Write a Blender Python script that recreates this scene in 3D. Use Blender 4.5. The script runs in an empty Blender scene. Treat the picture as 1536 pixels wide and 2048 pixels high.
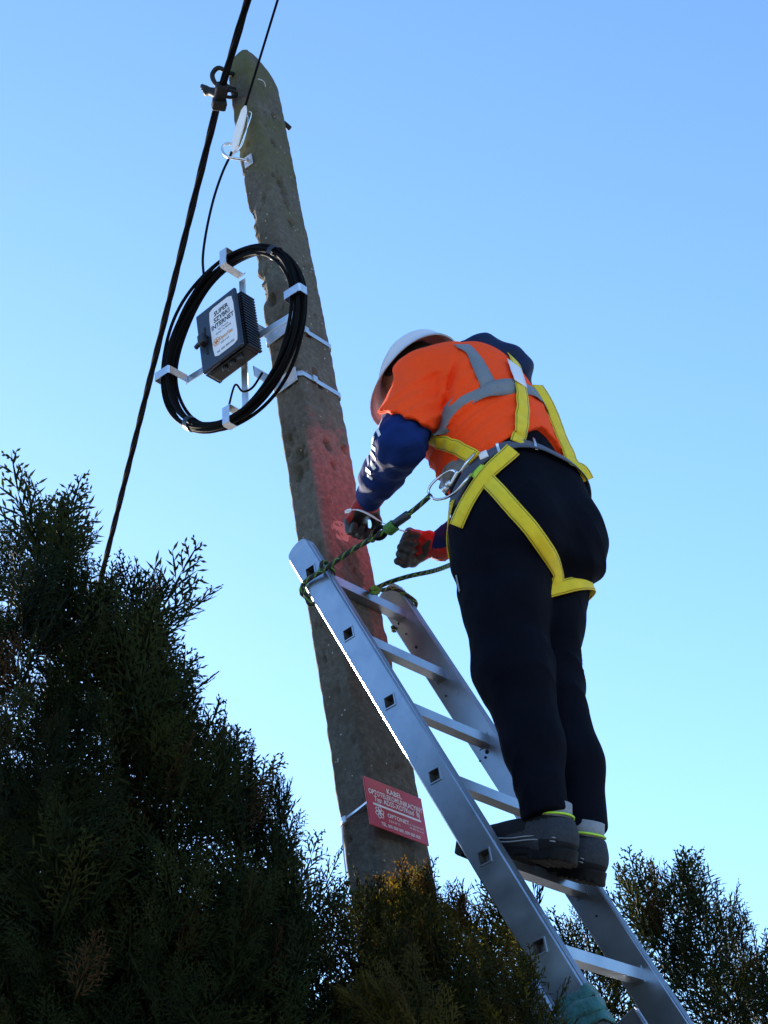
import bpy, math, random
import numpy as np
from mathutils import Vector, Matrix
from mathutils.bvhtree import BVHTree

random.seed(7)
RNG = np.random.default_rng(11)
SC = bpy.context.scene
COL = SC.collection

# ------------------------------------------------------------------ camera
# world: x = along the ladder rungs, y = the way the climber faces, z = up, metres
CAM = np.array([-3.0825, -2.4668, 1.6])
CR = np.array([0.65589, -0.73862, -0.15573])
CU = np.array([-0.35356, -0.48287, 0.80114])
CF = np.array([0.66693, 0.47040, 0.57786])
FPX = 3300.0
cam_data = bpy.data.cameras.new('camera')
cam = bpy.data.objects.new('camera', cam_data)
COL.objects.link(cam)
cam.matrix_world = Matrix(((CR[0], CU[0], -CF[0], CAM[0]), (CR[1], CU[1], -CF[1], CAM[1]),
                           (CR[2], CU[2], -CF[2], CAM[2]), (0, 0, 0, 1)))
cam_data.sensor_fit = 'VERTICAL'
cam_data.sensor_height = 36.0
cam_data.lens = FPX / 2048.0 * 36.0
cam_data.clip_start = 0.05
cam_data.clip_end = 3000
SC.camera = cam

# ------------------------------------------------------------------ sky, sun, exposure
SUN_EL = math.radians(20.0)
SUN_AZ = math.radians(20.0)          # from +y towards +x
world = bpy.data.worlds.new('World')
SC.world = world
world.use_nodes = True
wn = world.node_tree
wn.nodes.clear()
w_out = wn.nodes.new('ShaderNodeOutputWorld')
w_bg = wn.nodes.new('ShaderNodeBackground')
w_sky = wn.nodes.new('ShaderNodeTexSky')
w_sky.sky_type = 'NISHITA'
w_sky.sun_disc = False
w_sky.sun_elevation = SUN_EL
w_sky.sun_rotation = SUN_AZ
w_sky.altitude = 100
w_sky.air_density = 1.2
w_sky.dust_density = 0.3
w_sky.ozone_density = 5.5
w_bg.inputs['Strength'].default_value = 0.15
wn.links.new(w_sky.outputs[0], w_bg.inputs['Color'])
wn.links.new(w_bg.outputs[0], w_out.inputs['Surface'])
sun_data = bpy.data.lights.new('sun', 'SUN')
sun_data.energy = 4.5
sun_data.angle = math.radians(0.53)
sun_data.color = (1.0, 0.86, 0.68)
sun = bpy.data.objects.new('sun', sun_data)
COL.objects.link(sun)
sdir = Vector((math.sin(SUN_AZ) * math.cos(SUN_EL), math.cos(SUN_AZ) * math.cos(SUN_EL), math.sin(SUN_EL)))
sun.rotation_euler = sdir.to_track_quat('Z', 'Y').to_euler()
sun.location = (4, 12, 9)
SC.view_settings.view_transform = 'Standard'
SC.view_settings.look = 'None'
SC.view_settings.gamma = 1.0
SC.view_settings.use_curve_mapping = False
SC.view_settings.exposure = 1.32

# ------------------------------------------------------------------ picking helpers (pixel of the 1536x2048 photo -> point at a real depth)
def ray(x, y):
    return (x - 768) / FPX * CR + (1024 - y) / FPX * CU + CF
def at(x, y, depth):
    return CAM + ray(x, y) * depth
def onx(x, y, val):
    q = ray(x, y); return CAM + q * ((val - CAM[0]) / q[0])
def ony(x, y, val):
    q = ray(x, y); return CAM + q * ((val - CAM[1]) / q[1])
def onz(x, y, val):
    q = ray(x, y); return CAM + q * ((val - CAM[2]) / q[2])

# ------------------------------------------------------------------ object helpers
def mesh(name, v, f, smooth=False):
    me = bpy.data.meshes.new(name)
    v = np.asarray(v, np.float32)
    if isinstance(f, np.ndarray):
        n = f.shape[1]
        me.vertices.add(len(v)); me.vertices.foreach_set('co', v.ravel())
        me.loops.add(f.size); me.loops.foreach_set('vertex_index', f.astype(np.int32).ravel())
        me.polygons.add(len(f))
        me.polygons.foreach_set('loop_start', np.arange(0, f.size, n, dtype=np.int32))
        me.update(calc_edges=True)
        me.validate()
    else:
        me.from_pydata([tuple(map(float, p)) for p in v], [], [tuple(map(int, q)) for q in f])
    if smooth:
        me.polygons.foreach_set('use_smooth', np.ones(len(me.polygons), bool))
    me.update()
    return me

def place(name, me, mats, parent=None):
    o = bpy.data.objects.new(name, me)
    COL.objects.link(o)
    if not isinstance(mats, (list, tuple)):
        mats = [mats]
    if not me.materials:
        for m in mats:
            me.materials.append(m)
    if parent is not None:
        o.parent = parent
        L = Vector((0, 0, 0)); q = parent
        while q is not None:
            L += q.location; q = q.parent
        o.location = -L if o.location.length == 0 else o.location
    return o

def obj(name, vf, mat, parent=None, smooth=False, bevel=0.0, seg=2):
    o = place(name, mesh(name, vf[0], vf[1], smooth), mat, parent)
    if bevel:
        b = o.modifiers.new('bevel', 'BEVEL'); b.width = bevel; b.segments = seg
        b.limit_method = 'ANGLE'; b.angle_limit = math.radians(35)
    return o

def tag(o, label, cat, group=None, kind=None):
    o['label'] = label
    if cat: o['category'] = cat
    if group: o['group'] = group
    if kind: o['kind'] = kind
    return o

def thing(name, loc, label, cat, group=None):
    e = bpy.data.objects.new(name, None)
    COL.objects.link(e)
    e.location = [float(c) for c in loc]
    e.empty_display_size = 0.1
    return tag(e, label, cat, group)

class MB:
    """collects shapes into one mesh"""
    def __init__(s): s.v = []; s.f = []; s.n = 0
    def add(s, v, f):
        v = np.asarray(v, float)
        s.v.append(v); s.f += [tuple(int(i) + s.n for i in q) for q in f]; s.n += len(v); return s
    def get(s): return np.concatenate(s.v), s.f

def unit(v):
    v = np.asarray(v, float); return v / (np.linalg.norm(v) + 1e-12)

def boxv(c, ax, ay, az, hx, hy, hz):
    c = np.asarray(c, float); v = []
    for k in (-1, 1):
        for j in (-1, 1):
            for i in (-1, 1):
                v.append(c + i * hx * np.asarray(ax) + j * hy * np.asarray(ay) + k * hz * np.asarray(az))
    return v, [(0, 2, 3, 1), (4, 5, 7, 6), (0, 1, 5, 4), (2, 6, 7, 3), (0, 4, 6, 2), (1, 3, 7, 5)]
EX, EY, EZ = np.eye(3)

def catmull(P, n):
    P = np.asarray(P, float)
    if len(P) == 2:
        t = np.linspace(0, 1, n)[:, None]; return P[0] * (1 - t) + P[1] * t
    Q = np.vstack([2 * P[0] - P[1], P, 2 * P[-1] - P[-2]])
    out = []
    for u in np.linspace(0, len(P) - 1 - 1e-9, n):
        i = int(u); t = u - i
        a, b, c, d = Q[i:i + 4]
        out.append(.5 * (2 * b + (c - a) * t + (2 * a - 5 * b + 4 * c - d) * t * t + (3 * b - a - 3 * c + d) * t ** 3))
    return np.array(out)

def tangents(P, closed):
    if closed: T = np.roll(P, -1, 0) - np.roll(P, 1, 0)
    else: T = np.gradient(P, axis=0)
    return T / (np.linalg.norm(T, axis=1, keepdims=True) + 1e-12)

def tube(P, rad, sides=8, closed=False, up=None, cap=True):
    P = np.asarray(P, float); n = len(P)
    R = np.full(n, rad) if np.isscalar(rad) else np.asarray(rad, float)
    T = tangents(P, closed)
    ref = np.asarray(up, float) if up is not None else (EZ if abs(T[0][2]) < .9 else EX)
    v = []; a = ref - T[0] * (ref @ T[0]); a = unit(a)
    for i in range(n):
        a = unit(a - T[i] * (a @ T[i])); b = np.cross(T[i], a)
        for k in range(sides):
            t = 2 * math.pi * k / sides
            v.append(P[i] + R[i] * (math.cos(t) * a + math.sin(t) * b))
    f = []
    m = n if closed else n - 1
    for i in range(m):
        j = (i + 1) % n
        for k in range(sides):
            l = (k + 1) % sides
            f.append((i * sides + k, i * sides + l, j * sides + l, j * sides + k))
    if cap and not closed:
        f.append(tuple(range(sides))[::-1]); f.append(tuple((n - 1) * sides + k for k in range(sides)))
    return np.array(v), f

def ribbon(P, N, w, t, closed=False):
    """flat strap: path P, outward normals N, width w, thickness t; returns v, f, uv per vertex"""
    P = np.asarray(P, float); N = np.asarray(N, float); T = tangents(P, closed); n = len(P)
    v = []; uv = []
    ln = np.concatenate([[0], np.cumsum(np.linalg.norm(np.diff(P, axis=0), axis=1))])
    for i in range(n):
        s = unit(np.cross(T[i], N[i])); m = unit(np.cross(s, T[i]))
        for (a, b, u) in ((-.5, 0, 0), (-.5, 1, 0), (-.17, 1.15, .33), (.17, 1.15, .67), (.5, 1, 1), (.5, 0, 1)):
            v.append(P[i] + s * a * w + m * b * t); uv.append((u, ln[i]))
    f = []; m_ = n if closed else n - 1; K = 6
    for i in range(m_):
        j = (i + 1) % n
        for k in range(K):
            l = (k + 1) % K
            f.append((i * K + k, j * K + k, j * K + l, i * K + l))
    if not closed:
        f.append(tuple(range(K))); f.append(tuple((n - 1) * K + k for k in range(K))[::-1])
    return np.array(v), f, uv

def set_uv(o, uv):
    me = o.data; ul = me.uv_layers.new(name='UVMap')
    idx = np.zeros(len(me.loops), np.int32); me.loops.foreach_get('vertex_index', idx)
    ul.data.foreach_set('uv', np.asarray(uv, np.float32)[idx].ravel())

# ------------------------------------------------------------------ materials
class NT:
    def __init__(s, name):
        s.m = bpy.data.materials.new(name); s.m.use_nodes = True
        s.t = s.m.node_tree; s.t.nodes.clear()
        s.out = s.n('ShaderNodeOutputMaterial'); s.p = s.n('ShaderNodeBsdfPrincipled')
        s.l(s.p.outputs[0], s.out.inputs['Surface'])
        s.tc = s.n('ShaderNodeTexCoord')
    def n(s, t, **k):
        q = s.t.nodes.new(t)
        for a, b in k.items(): setattr(q, a, b)
        return q
    def l(s, a, b): s.t.links.new(a, b)
    def noise(s, scale, detail=4, rough=.6, vec=None):
        q = s.n('ShaderNodeTexNoise'); q.inputs['Scale'].default_value = scale
        q.inputs['Detail'].default_value = detail; q.inputs['Roughness'].default_value = rough
        s.l(vec if vec is not None else s.tc.outputs['Object'], q.inputs['Vector']); return q.outputs['Fac']
    def ramp(s, fac, stops):
        q = s.n('ShaderNodeValToRGB'); e = q.color_ramp.elements
        while len(e) < len(stops): e.new(.5)
        for k, (p, c) in zip(e, stops):
            k.position = p; k.color = (*c, 1) if len(c) == 3 else c
        s.l(fac, q.inputs['Fac']); return q.outputs['Color']
    def mix(s, fac, a, b, mode='MIX'):
        q = s.n('ShaderNodeMix', data_type='RGBA', blend_type=mode)
        for sock, val in ((q.inputs[0], fac), (q.inputs[6], a), (q.inputs[7], b)):
            if isinstance(val, (int, float)): sock.default_value = val
            elif isinstance(val, tuple): sock.default_value = (*val, 1) if len(val) == 3 else val
            else: s.l(val, sock)
        return q.outputs[2]
    def math(s, op, a, b=0.0, clamp=False):
        q = s.n('ShaderNodeMath', operation=op); q.use_clamp = clamp
        for sock, val in zip(q.inputs, (a, b)):
            if isinstance(val, (int, float)): sock.default_value = val
            else: s.l(val, sock)
        return q.outputs[0]
    def step(s, x, lo, hi):
        q = s.n('ShaderNodeMapRange', interpolation_type='SMOOTHSTEP')
        s.l(x, q.inputs[0]); q.inputs[1].default_value = lo; q.inputs[2].default_value = hi
        return q.outputs[0]
    def bump(s, h, strength=.3, dist=.01):
        q = s.n('ShaderNodeBump'); q.inputs['Strength'].default_value = strength
        q.inputs['Distance'].default_value = dist; s.l(h, q.inputs['Height'])
        s.l(q.outputs[0], s.p.inputs['Normal'])
    def xyz(s, sock='Object'):
        q = s.n('ShaderNodeSeparateXYZ'); s.l(s.tc.outputs[sock], q.inputs[0]); return q.outputs
    def color(s, c):
        if isinstance(c, tuple): s.p.inputs['Base Color'].default_value = (*c, 1)
        else: s.l(c, s.p.inputs['Base Color'])
    def set(s, **k):
        for a, b in k.items():
            sock = s.p.inputs[a.replace('_', ' ')]
            if isinstance(b, (int, float, tuple)): sock.default_value = b
            else: s.l(b, sock)

def simple(name, c, rough=.6, metal=0.0, var=.25, scale=30, bump=.15, bscale=None, dist=.004, sheen=0.0):
    k = NT(name)
    n = k.noise(scale, 5)
    lo = tuple(x * (1 - var) for x in c); hi = tuple(min(1, x * (1 + var)) for x in c)
    k.color(k.ramp(n, [(.3, lo), (.7, hi)]))
    k.set(Roughness=k.step(n, -.5, 1.6) if False else rough, Metallic=metal)
    if sheen: k.set(Sheen_Weight=sheen, Sheen_Roughness=.5)
    if bump: k.bump(k.noise(bscale or scale * 4, 4), bump, dist)
    return k.m

def fabric(name, c, weave=900, fold=14, var=.12, fb=.5, sheen=.2, rough=.85):
    k = NT(name)
    n = k.noise(9, 4)
    k.color(k.ramp(n, [(.3, tuple(x * (1 - var) for x in c)), (.7, tuple(min(1, x * (1 + var)) for x in c))]))
    k.set(Roughness=rough, Sheen_Weight=sheen, Sheen_Roughness=.5, Specular_IOR_Level=.2)
    h = k.math('ADD', k.math('MULTIPLY', k.noise(fold, 3, .5), 1.0), k.math('MULTIPLY', k.noise(weave, 2), .05))
    k.bump(h, fb, .02)
    return k.m

M = {}
def build_materials():
    # weathered concrete with aggregate, moss and remains of red paint on the ladder-side face
    k = NT('concrete_with_red_paint')
    x, y, z = k.xyz()
    n1 = k.noise(7, 6); n2 = k.noise(55, 6, .7); n3 = k.noise(2.2, 3)
    base = k.ramp(n2, [(.25, (.050, .044, .036)), (.5, (.102, .090, .074)), (.78, (.18, .162, .135))])
    base = k.mix(k.step(n1, .42, .7), base, (.070, .056, .038), 'MIX')
    vo = k.n('ShaderNodeTexVoronoi'); vo.inputs['Scale'].default_value = 42; k.l(k.tc.outputs['Object'], vo.inputs['Vector'])
    peb = k.math('MULTIPLY', k.math('LESS_THAN', vo.outputs['Distance'], .13), k.step(k.noise(11, 2), .52, .56))
    base = k.mix(peb, base, (.40, .38, .34))
    moss = k.math('MULTIPLY', k.step(z, 5.3, 6.6), k.step(k.noise(6, 5), .36, .62))
    base = k.mix(k.math('MULTIPLY', moss, .8), base, (.085, .085, .022))
    front = k.math('SUBTRACT', 1.0, k.step(y, .030, .042))
    zz = k.math('ADD', z, k.math('MULTIPLY', k.math('SUBTRACT', k.noise(24, 6, .75), .5), .75))
    paint = k.math('MULTIPLY', front, k.math('MULTIPLY', k.step(zz, 3.98, 4.02), k.math('SUBTRACT', 1.0, k.step(zz, 4.84, 4.90))))
    nn = k.math('MULTIPLY', k.math('SUBTRACT', k.noise(26, 5), .5), .10)
    xx = k.math('ADD', x, nn)
    bare = k.math('MULTIPLY', k.math('MULTIPLY', k.step(xx, .165, .18), k.math('SUBTRACT', 1.0, k.step(xx, .262, .276))),
                  k.math('SUBTRACT', 1.0, k.step(k.math('ADD', z, nn), 4.40, 4.46)))
    bare2 = k.math('SUBTRACT', 1.0, k.step(xx, .12, .155))
    bare = k.math('MAXIMUM', bare, k.math('MULTIPLY', bare2, k.math('SUBTRACT', 1.0, k.step(z, 4.25, 4.5))))
    paint = k.math('MULTIPLY', paint, k.math('SUBTRACT', 1.0, bare))
    chips = k.step(k.noise(60, 6, .75), .54, .62)
    paint = k.math('MULTIPLY', paint, k.math('SUBTRACT', 1.0, k.math('MULTIPLY', chips, .9)))
    red = k.ramp(k.noise(48, 6, .7), [(.25, (.12, .062, .052)), (.5, (.23, .095, .083)), (.75, (.34, .18, .16))])
    col = k.mix(paint, base, red)
    dx = k.math('SUBTRACT', xx, .195); dz = k.math('SUBTRACT', z, 4.475)
    rr = k.math('ADD', k.math('MULTIPLY', dx, k.math('MULTIPLY', dx, 300.0)), k.math('MULTIPLY', dz, k.math('MULTIPLY', dz, 420.0)))
    pk = k.math('MULTIPLY', k.math('MULTIPLY', front, k.math('LESS_THAN', rr, .62)), k.step(k.noise(40, 4), .44, .47))
    col = k.mix(pk, col, (.56, .26, .22))
    k.color(col); k.set(Roughness=.92)
    k.bump(k.math('ADD', k.noise(45, 6, .75), k.math('MULTIPLY', k.noise(170, 4), .35)), .75, .012)
    M['concrete'] = k.m
    # brushed ladder aluminium, base colour tinted with the blue of reflected sky
    k = NT('brushed_aluminium')
    mp = k.n('ShaderNodeMapping'); mp.inputs['Scale'].default_value = (60, 60, 3); mp.inputs['Rotation'].default_value = (math.radians(-20.3), 0, 0)
    k.l(k.tc.outputs['Object'], mp.inputs[0])
    b = k.noise(6, 4, .6, mp.outputs[0]); d = k.noise(11, 5)
    sc = k.step(k.noise(38, 6, .75), .64, .70)
    c = k.ramp(d, [(.3, (.33, .37, .43)), (.7, (.44, .48, .54))])
    k.color(k.mix(k.math('MULTIPLY', sc, .65), c, (.24, .235, .22)))
    k.set(Metallic=.9, Roughness=k.math('ADD', .22, k.math('MULTIPLY', d, .2)))
    k.bump(b, .06, .003)
    M['alu'] = k.m
    M['tube_shade'] = simple('painted_tube_shade', (.05, .05, .05), .9, 0, .3, 60, .2)  # dark colour holds the shade inside the hollow rung tubes
    M['zinc'] = simple('galvanised_steel', (.62, .64, .67), .34, .9, .12, 40, .1)
    M['steel'] = simple('polished_steel', (.7, .72, .74), .22, 1.0, .08, 40, .05)
    M['dark_steel'] = simple('dark_weathered_steel', (.012, .012, .014), .65, .4, .3, 50, .3)
    M['black_rubber'] = simple('black_polyethylene', (.004, .004, .005), .75, 0, .2, 60, .08)
    M['black_plastic'] = simple('black_moulded_plastic', (.008, .009, .014), .42, 0, .12, 80, .10)
    M['box_lid'] = simple('dark_blue_grey_plastic_lid', (.014, .023, .044), .36, 0, .08, 120, .12)
    M['dark_hole'] = simple('dark_hollow', (.008, .008, .009), .9)
    M['white_plastic'] = simple('white_plastic', (.82, .82, .86), .4, 0, .06, 25, .05)
    M['label_white'] = simple('white_label_film', (.74, .75, .80), .35, 0, .03, 10, .03)
    M['ink_black'] = simple('black_print', (.02, .02, .025), .5, 0, .1)
    M['ink_orange'] = simple('orange_print', (.62, .25, .06), .5, 0, .1)
    M['ink_white'] = simple('white_print', (.80, .78, .80), .5, 0, .05)
    k = NT('red_sign_plastic')
    k.color(k.ramp(k.noise(9, 4), [(.3, (.42, .010, .022)), (.7, (.52, .018, .035))])); k.set(Roughness=.28); k.bump(k.noise(25, 3), .05, .004)
    M['sign'] = k.m
    # cloth
    M['orange'] = fabric('fluorescent_orange_knit', (1.0, .072, .010), 700, 22, .05, .45, .0)
    M['reflective'] = fabric('grey_reflective_tape', (.17, .19, .22), 500, 30, .15, .2, .0, .45)
    M['blue'] = fabric('royal_navy_sweatshirt', (.004, .020, .115), 600, 16, .2, .5, .0)
    M['hood'] = fabric('navy_hood_cloth', (.004, .013, .055), 500, 20, .2, .6, .0, .6)
    M['trousers'] = fabric('black_navy_jersey', (.0028, .0036, .0085), 500, 10, .25, .6, .0)
    M['sock'] = fabric('grey_sock_knit', (.22, .24, .28), 900, 60, .15, .4)
    M['lime'] = simple('lime_green_trim', (.42, .72, .05), .6, 0, .1)
    M['skin'] = simple('skin', (.45, .22, .14), .5, 0, .12, 30, .15)
    M['hair'] = simple('dark_brown_hair', (.02, .013, .01), .6, 0, .4, 90, .6)
    M['helmet'] = simple('white_helmet_shell', (.66, .66, .72), .32, 0, .05, 12, .04)
    M['glove_red'] = fabric('red_glove_knit', (.36, .022, .020), 900, 40, .2, .5, .3)
    M['glove_black'] = simple('black_nitrile_coating', (.018, .019, .024), .42, 0, .2, 90, .5)
    M['shoe'] = simple('black_shoe_mesh', (.008, .009, .013), .7, 0, .25, 160, .6)
    M['shoe_grey'] = simple('grey_shoe_suede', (.028, .034, .046), .75, 0, .25, 120, .5)
    M['sole'] = simple('black_rubber_sole', (.005, .005, .006), .6, 0, .2, 60, .3)
    # harness webbing: uv.x across the strap -> stitched edge lines
    for nm, c, c2 in (('yellow_webbing', (.80, .60, .008), (.04, .035, .006)), ('grey_belt_webbing', (.055, .072, .125), (.02, .026, .045))):
        k = NT(nm)
        u = k.n('ShaderNodeSeparateXYZ'); k.l(k.tc.outputs['UV'], u.inputs[0])
        du = k.math('ABSOLUTE', k.math('SUBTRACT', u.outputs[0], .5))
        line = k.math('MULTIPLY', k.math('GREATER_THAN', du, .37), k.math('LESS_THAN', du, .43))
        sn = k.math('GREATER_THAN', k.math('SINE', k.math('MULTIPLY', u.outputs[1], 1500.0)), -.55)
        cc = k.ramp(k.noise(30, 4), [(.3, tuple(q * .82 for q in c)), (.7, c)])
        k.color(k.mix(k.math('MULTIPLY', line, sn), cc, c2)); k.set(Roughness=.7, Sheen_Weight=.1)
        wv = k.math('SINE', k.math('MULTIPLY', u.outputs[1], 2600.0))
        k.bump(k.math('ADD', wv, k.noise(300, 2)), .25, .001)
        M[nm] = k.m
    # rope: black with green flecks winding round
    k = NT('black_green_rope')
    u = k.n('ShaderNodeSeparateXYZ'); k.l(k.tc.outputs['UV'], u.inputs[0])
    a = k.math('ADD', k.math('MULTIPLY', u.outputs[0], 2.0), k.math('MULTIPLY', u.outputs[1], 26.0))
    b = k.math('SUBTRACT', k.math('MULTIPLY', u.outputs[0], 2.0), k.math('MULTIPLY', u.outputs[1], 26.0))
    fa = k.math('LESS_THAN', k.math('FRACT', a), .26); fb = k.math('LESS_THAN', k.math('FRACT', b), .2)
    g = k.math('MAXIMUM', fa, k.math('MULTIPLY', fb, k.math('GREATER_THAN', k.math('SINE', k.math('MULTIPLY', u.outputs[1], 90.0)), .4)))
    k.color(k.mix(g, (.010, .013, .018), (.11, .24, .035))); k.set(Roughness=.8)
    w1 = k.math('SINE', k.math('MULTIPLY', k.math('ADD', a, 0.0), 18.0)); w2 = k.math('SINE', k.math('MULTIPLY', b, 18.0))
    k.bump(k.math('ADD', w1, w2), .6, .001)
    M['rope'] = k.m
    M['strap_green'] = fabric('green_lashing_strap', (.03, .12, .13), 700, 60, .2, .5)
    # conifer foliage; the olive one has warm sunlight painted into its colour
    for nm, c0, c1, c2 in (('foliage_dark_green', (.005, .009, .003), (.013, .021, .006), (.036, .042, .011)),
                           ('foliage_sun_tinted_olive', (.008, .011, .003), (.024, .026, .007), (.085, .068, .018))):
        k = NT(nm)
        at_ = k.n('ShaderNodeAttribute'); at_.attribute_name = 'tint'
        cc = k.ramp(at_.outputs['Fac'], [(.05, c0), (.55, c1), (.93, c2), (1.0, (.050, .028, .012))])
        k.color(cc); k.set(Roughness=.7, Specular_IOR_Level=.12)
        tr = k.n('ShaderNodeBsdfTranslucent'); mixs = k.n('ShaderNodeMixShader')
        k.l(k.mix(1.0, cc, (1.3, 1.2, .5) if 'dark' in nm else (3.1, 2.8, .8), 'MULTIPLY'), tr.inputs['Color']); mixs.inputs[0].default_value = .3 if 'dark' in nm else .5
        k.l(k.p.outputs[0], mixs.inputs[1]); k.l(tr.outputs[0], mixs.inputs[2]); k.l(mixs.outputs[0], k.out.inputs['Surface'])
        M[nm] = k.m
    for nm, sp in (('black_rubber', .08), ('trousers', .06), ('sole', .15), ('blue', .15), ('shoe', .2), ('shoe_grey', .2)):
        for q in M[nm].node_tree.nodes:
            if q.type == 'BSDF_PRINCIPLED': q.inputs['Specular IOR Level'].default_value = sp
    M['bark'] = simple('conifer_bark', (.028, .019, .013), .95, 0, .4, 25, .8, 60, .02)
    k = NT('pale_bounce_ground')  # unseen ground made pale to bounce warm light upward
    k.color(k.ramp(k.noise(1.3, 8), [(.3, (.26, .24, .20)), (.55, (.34, .31, .27)), (.75, (.42, .39, .34))])); k.set(Roughness=1.0)
    k.bump(k.noise(30, 6), .8, .05)
    M['ground'] = k.m
build_materials()

# ------------------------------------------------------------------ numpy noise
def sines(P, freq, seed, n=7):
    g = np.random.default_rng(seed); out = np.zeros(P[0].shape, np.float32)
    for i in range(n):
        k = unit(g.normal(size=3)) * freq * g.uniform(.6, 1.5); ph = g.uniform(0, 6.28)
        out += np.sin(k[0] * P[0] + k[1] * P[1] + k[2] * P[2] + ph).astype(np.float32)
    return out / n * 1.6

# ------------------------------------------------------------------ ground
def build_ground():
    n = 40; s = np.sign(np.linspace(-1, 1, n)) * np.abs(np.linspace(-1, 1, n)) ** 3 * 900
    X, Y = np.meshgrid(s, s, indexing='ij')
    Z = .04 * np.sin(X * .7) * np.cos(Y * .5) - .05 + np.where(np.hypot(X, Y) > 60, np.sin(X * .01) * 1.5 - 1.5, 0)
    v = np.stack([X, Y, Z], -1).reshape(-1, 3)
    i = np.arange(n * n).reshape(n, n)
    f = np.stack([i[:-1, :-1], i[1:, :-1], i[1:, 1:], i[:-1, 1:]], -1).reshape(-1, 4)
    o = place('ground', mesh('ground', v, f, True), M['ground']); o['kind'] = 'structure'
build_ground()

# ------------------------------------------------------------------ pole
PX0, PY0 = .128, .017
def pole_ext(z):
    x1 = .352 - (z - 3.4) * .0165
    y1 = .148 - (z - 3.4) * .0045
    return x1, y1
def build_pole():
    th = thing('utility_pole', (.22, .08, 0), 'weathered concrete utility pole with a stripe of faded red paint', 'pole')
    zs = np.concatenate([np.arange(0, 2.4, .06), np.arange(2.4, 6.60, .0085), np.arange(6.60, 6.752, .006)])
    side = [26, 22, 26, 22]; ch = .012
    rows = []
    g = np.random.default_rng(3)
    pits = []
    for _ in range(130):
        fs = g.choice(['front', 'left']); pits.append((fs, g.uniform(0.1, .9), g.uniform(3.0, 6.5), g.uniform(.004, .010), g.uniform(.004, .012), g.uniform(.6, 2.0)))
    for (px, py, sz) in [(600, 908, .011), (597, 948, .012), (652, 885, .009), (657, 893, .008), (563, 645, .012), (572, 655, .010), (556, 740, .009), (545, 285, .010), (560, 365, .011), (566, 385, .010), (573, 405, .010), (548, 232, .008), (582, 445, .009), (628, 745, .009), (640, 770, .008), (692, 900, .008), (668, 930, .008), (545, 600, .012)]:
        q = ony(px, py, PY0)
        if q[0] > PX0 + .02: pits.append(('front', (q[0] - PX0) / (pole_ext(q[2])[0] - PX0), q[2], sz * 1.35, .022, 1.5))
        else:
            q = onx(px, py, PX0); pits.append(('left', (q[1] - PY0) / (pole_ext(q[2])[1] - PY0), q[2], sz * 1.35, .022, 1.5))
    for z in zs:
        x1, y1 = pole_ext(z); x0, y0 = PX0, PY0
        if z > 6.60:                                     # bevelled crown: the sides come in, more on the far right
            t = (z - 6.60) / .150
            x0 += .020 * t ** 2; x1 -= .082 * t ** 1.5; y0 += .020 * t ** 2; y1 -= .022 * t ** 2
        ring = []; nor = []; lab = []
        def edge(a, b, n, nm, nn):
            for i in range(n):
                t = (i + .5) / n; ring.append(a + (b - a) * t); nor.append(nn); lab.append((nm, t))
        c = ch
        P = [np.array(q) for q in ((x0 + c, y0), (x1 - c, y0), (x1, y0 + c), (x1, y1 - c), (x1 - c, y1), (x0 + c, y1), (x0, y1 - c), (x0, y0 + c))]
        s2 = .7071
        edge(P[0], P[1], side[0], 'front', (0, -1)); edge(P[1], P[2], 3, 'c1', (s2, -s2))
        edge(P[2], P[3], side[1], 'right', (1, 0)); edge(P[3], P[4], 3, 'c2', (s2, s2))
        edge(P[4], P[5], side[2], 'back', (0, 1)); edge(P[5], P[6], 4, 'c3', (-s2, s2))
        edge(P[6], P[7], side[3], 'left', (-1, 0)); edge(P[7], P[0], 3, 'c4', (-s2, -s2))
        ring = np.array(ring); nor = np.array(nor, float)
        disp = np.zeros(len(ring))
        for i, (nm, t) in enumerate(lab):
            tt = 1 - t if nm == 'left' else t           # left runs from far to near; pits count from near
            for (fs, pu, pz, rad, dep, el) in pits:
                if fs != nm or abs(z - pz) > rad * 2.4: continue
                L = (x1 - x0) if nm == 'front' else (y1 - y0)
                q = ((tt - pu) * L / rad) ** 2 + ((z - pz) / (rad * el)) ** 2
                if q < 1.5: disp[i] -= dep * max(0, 1 - q / 1.5) ** .6
            # breaks along the far-left arris
            far = {'c3': 1.0, 'left': max(0, 1 - t * 3.2), 'back': max(0, (t - .72) / .28)}.get(nm, 0)
            for (za, zb, dp) in ((5.62, 5.93, .026), (5.44, 5.60, .03), (5.335, 5.37, .012), (6.08, 6.11, .008)):
                if za < z < zb:
                    u = (z - za) / (zb - za); disp[i] -= far * dp * (min(1, (1 - u) * 7) * min(1, u * 2.5)) * (.72 + .22 * math.sin(z * 47 + 1.3) + .16 * math.sin(z * 131) + .10 * math.sin(z * 290 + 2))
        rows.append((ring, nor, disp, z))
    n = len(rows[0][0]); V = np.zeros((len(rows), n, 3))
    for j, (ring, nor, disp, z) in enumerate(rows):
        P3 = (ring[:, 0], ring[:, 1], np.full(n, z))
        w = .0016 * sines(P3, 60, 1) + .0012 * sines(P3, 190, 2) + .0025 * sines(P3, 14, 4)
        d = disp + w
        V[j, :, 0] = ring[:, 0] + nor[:, 0] * d; V[j, :, 1] = ring[:, 1] + nor[:, 1] * d; V[j, :, 2] = z
    i = np.arange(len(rows) * n).reshape(len(rows), n); r = np.roll(i, -1, 1)
    f = [tuple(q) for q in np.stack([i[:-1], r[:-1], r[1:], i[1:]], -1).reshape(-1, 4)]
    f.append(tuple(i[-1])); f.append(tuple(i[0])[::-1])
    obj('shaft', (V.reshape(-1, 3), f), M['concrete'], th, True)
    # steel stub sticking out of the right side, old wire staple near the crown
    q = np.array([pole_ext(6.2)[0], .05, 6.27])
    a = ony(566, 240, .05); b = ony(585, 252, .045)
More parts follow.
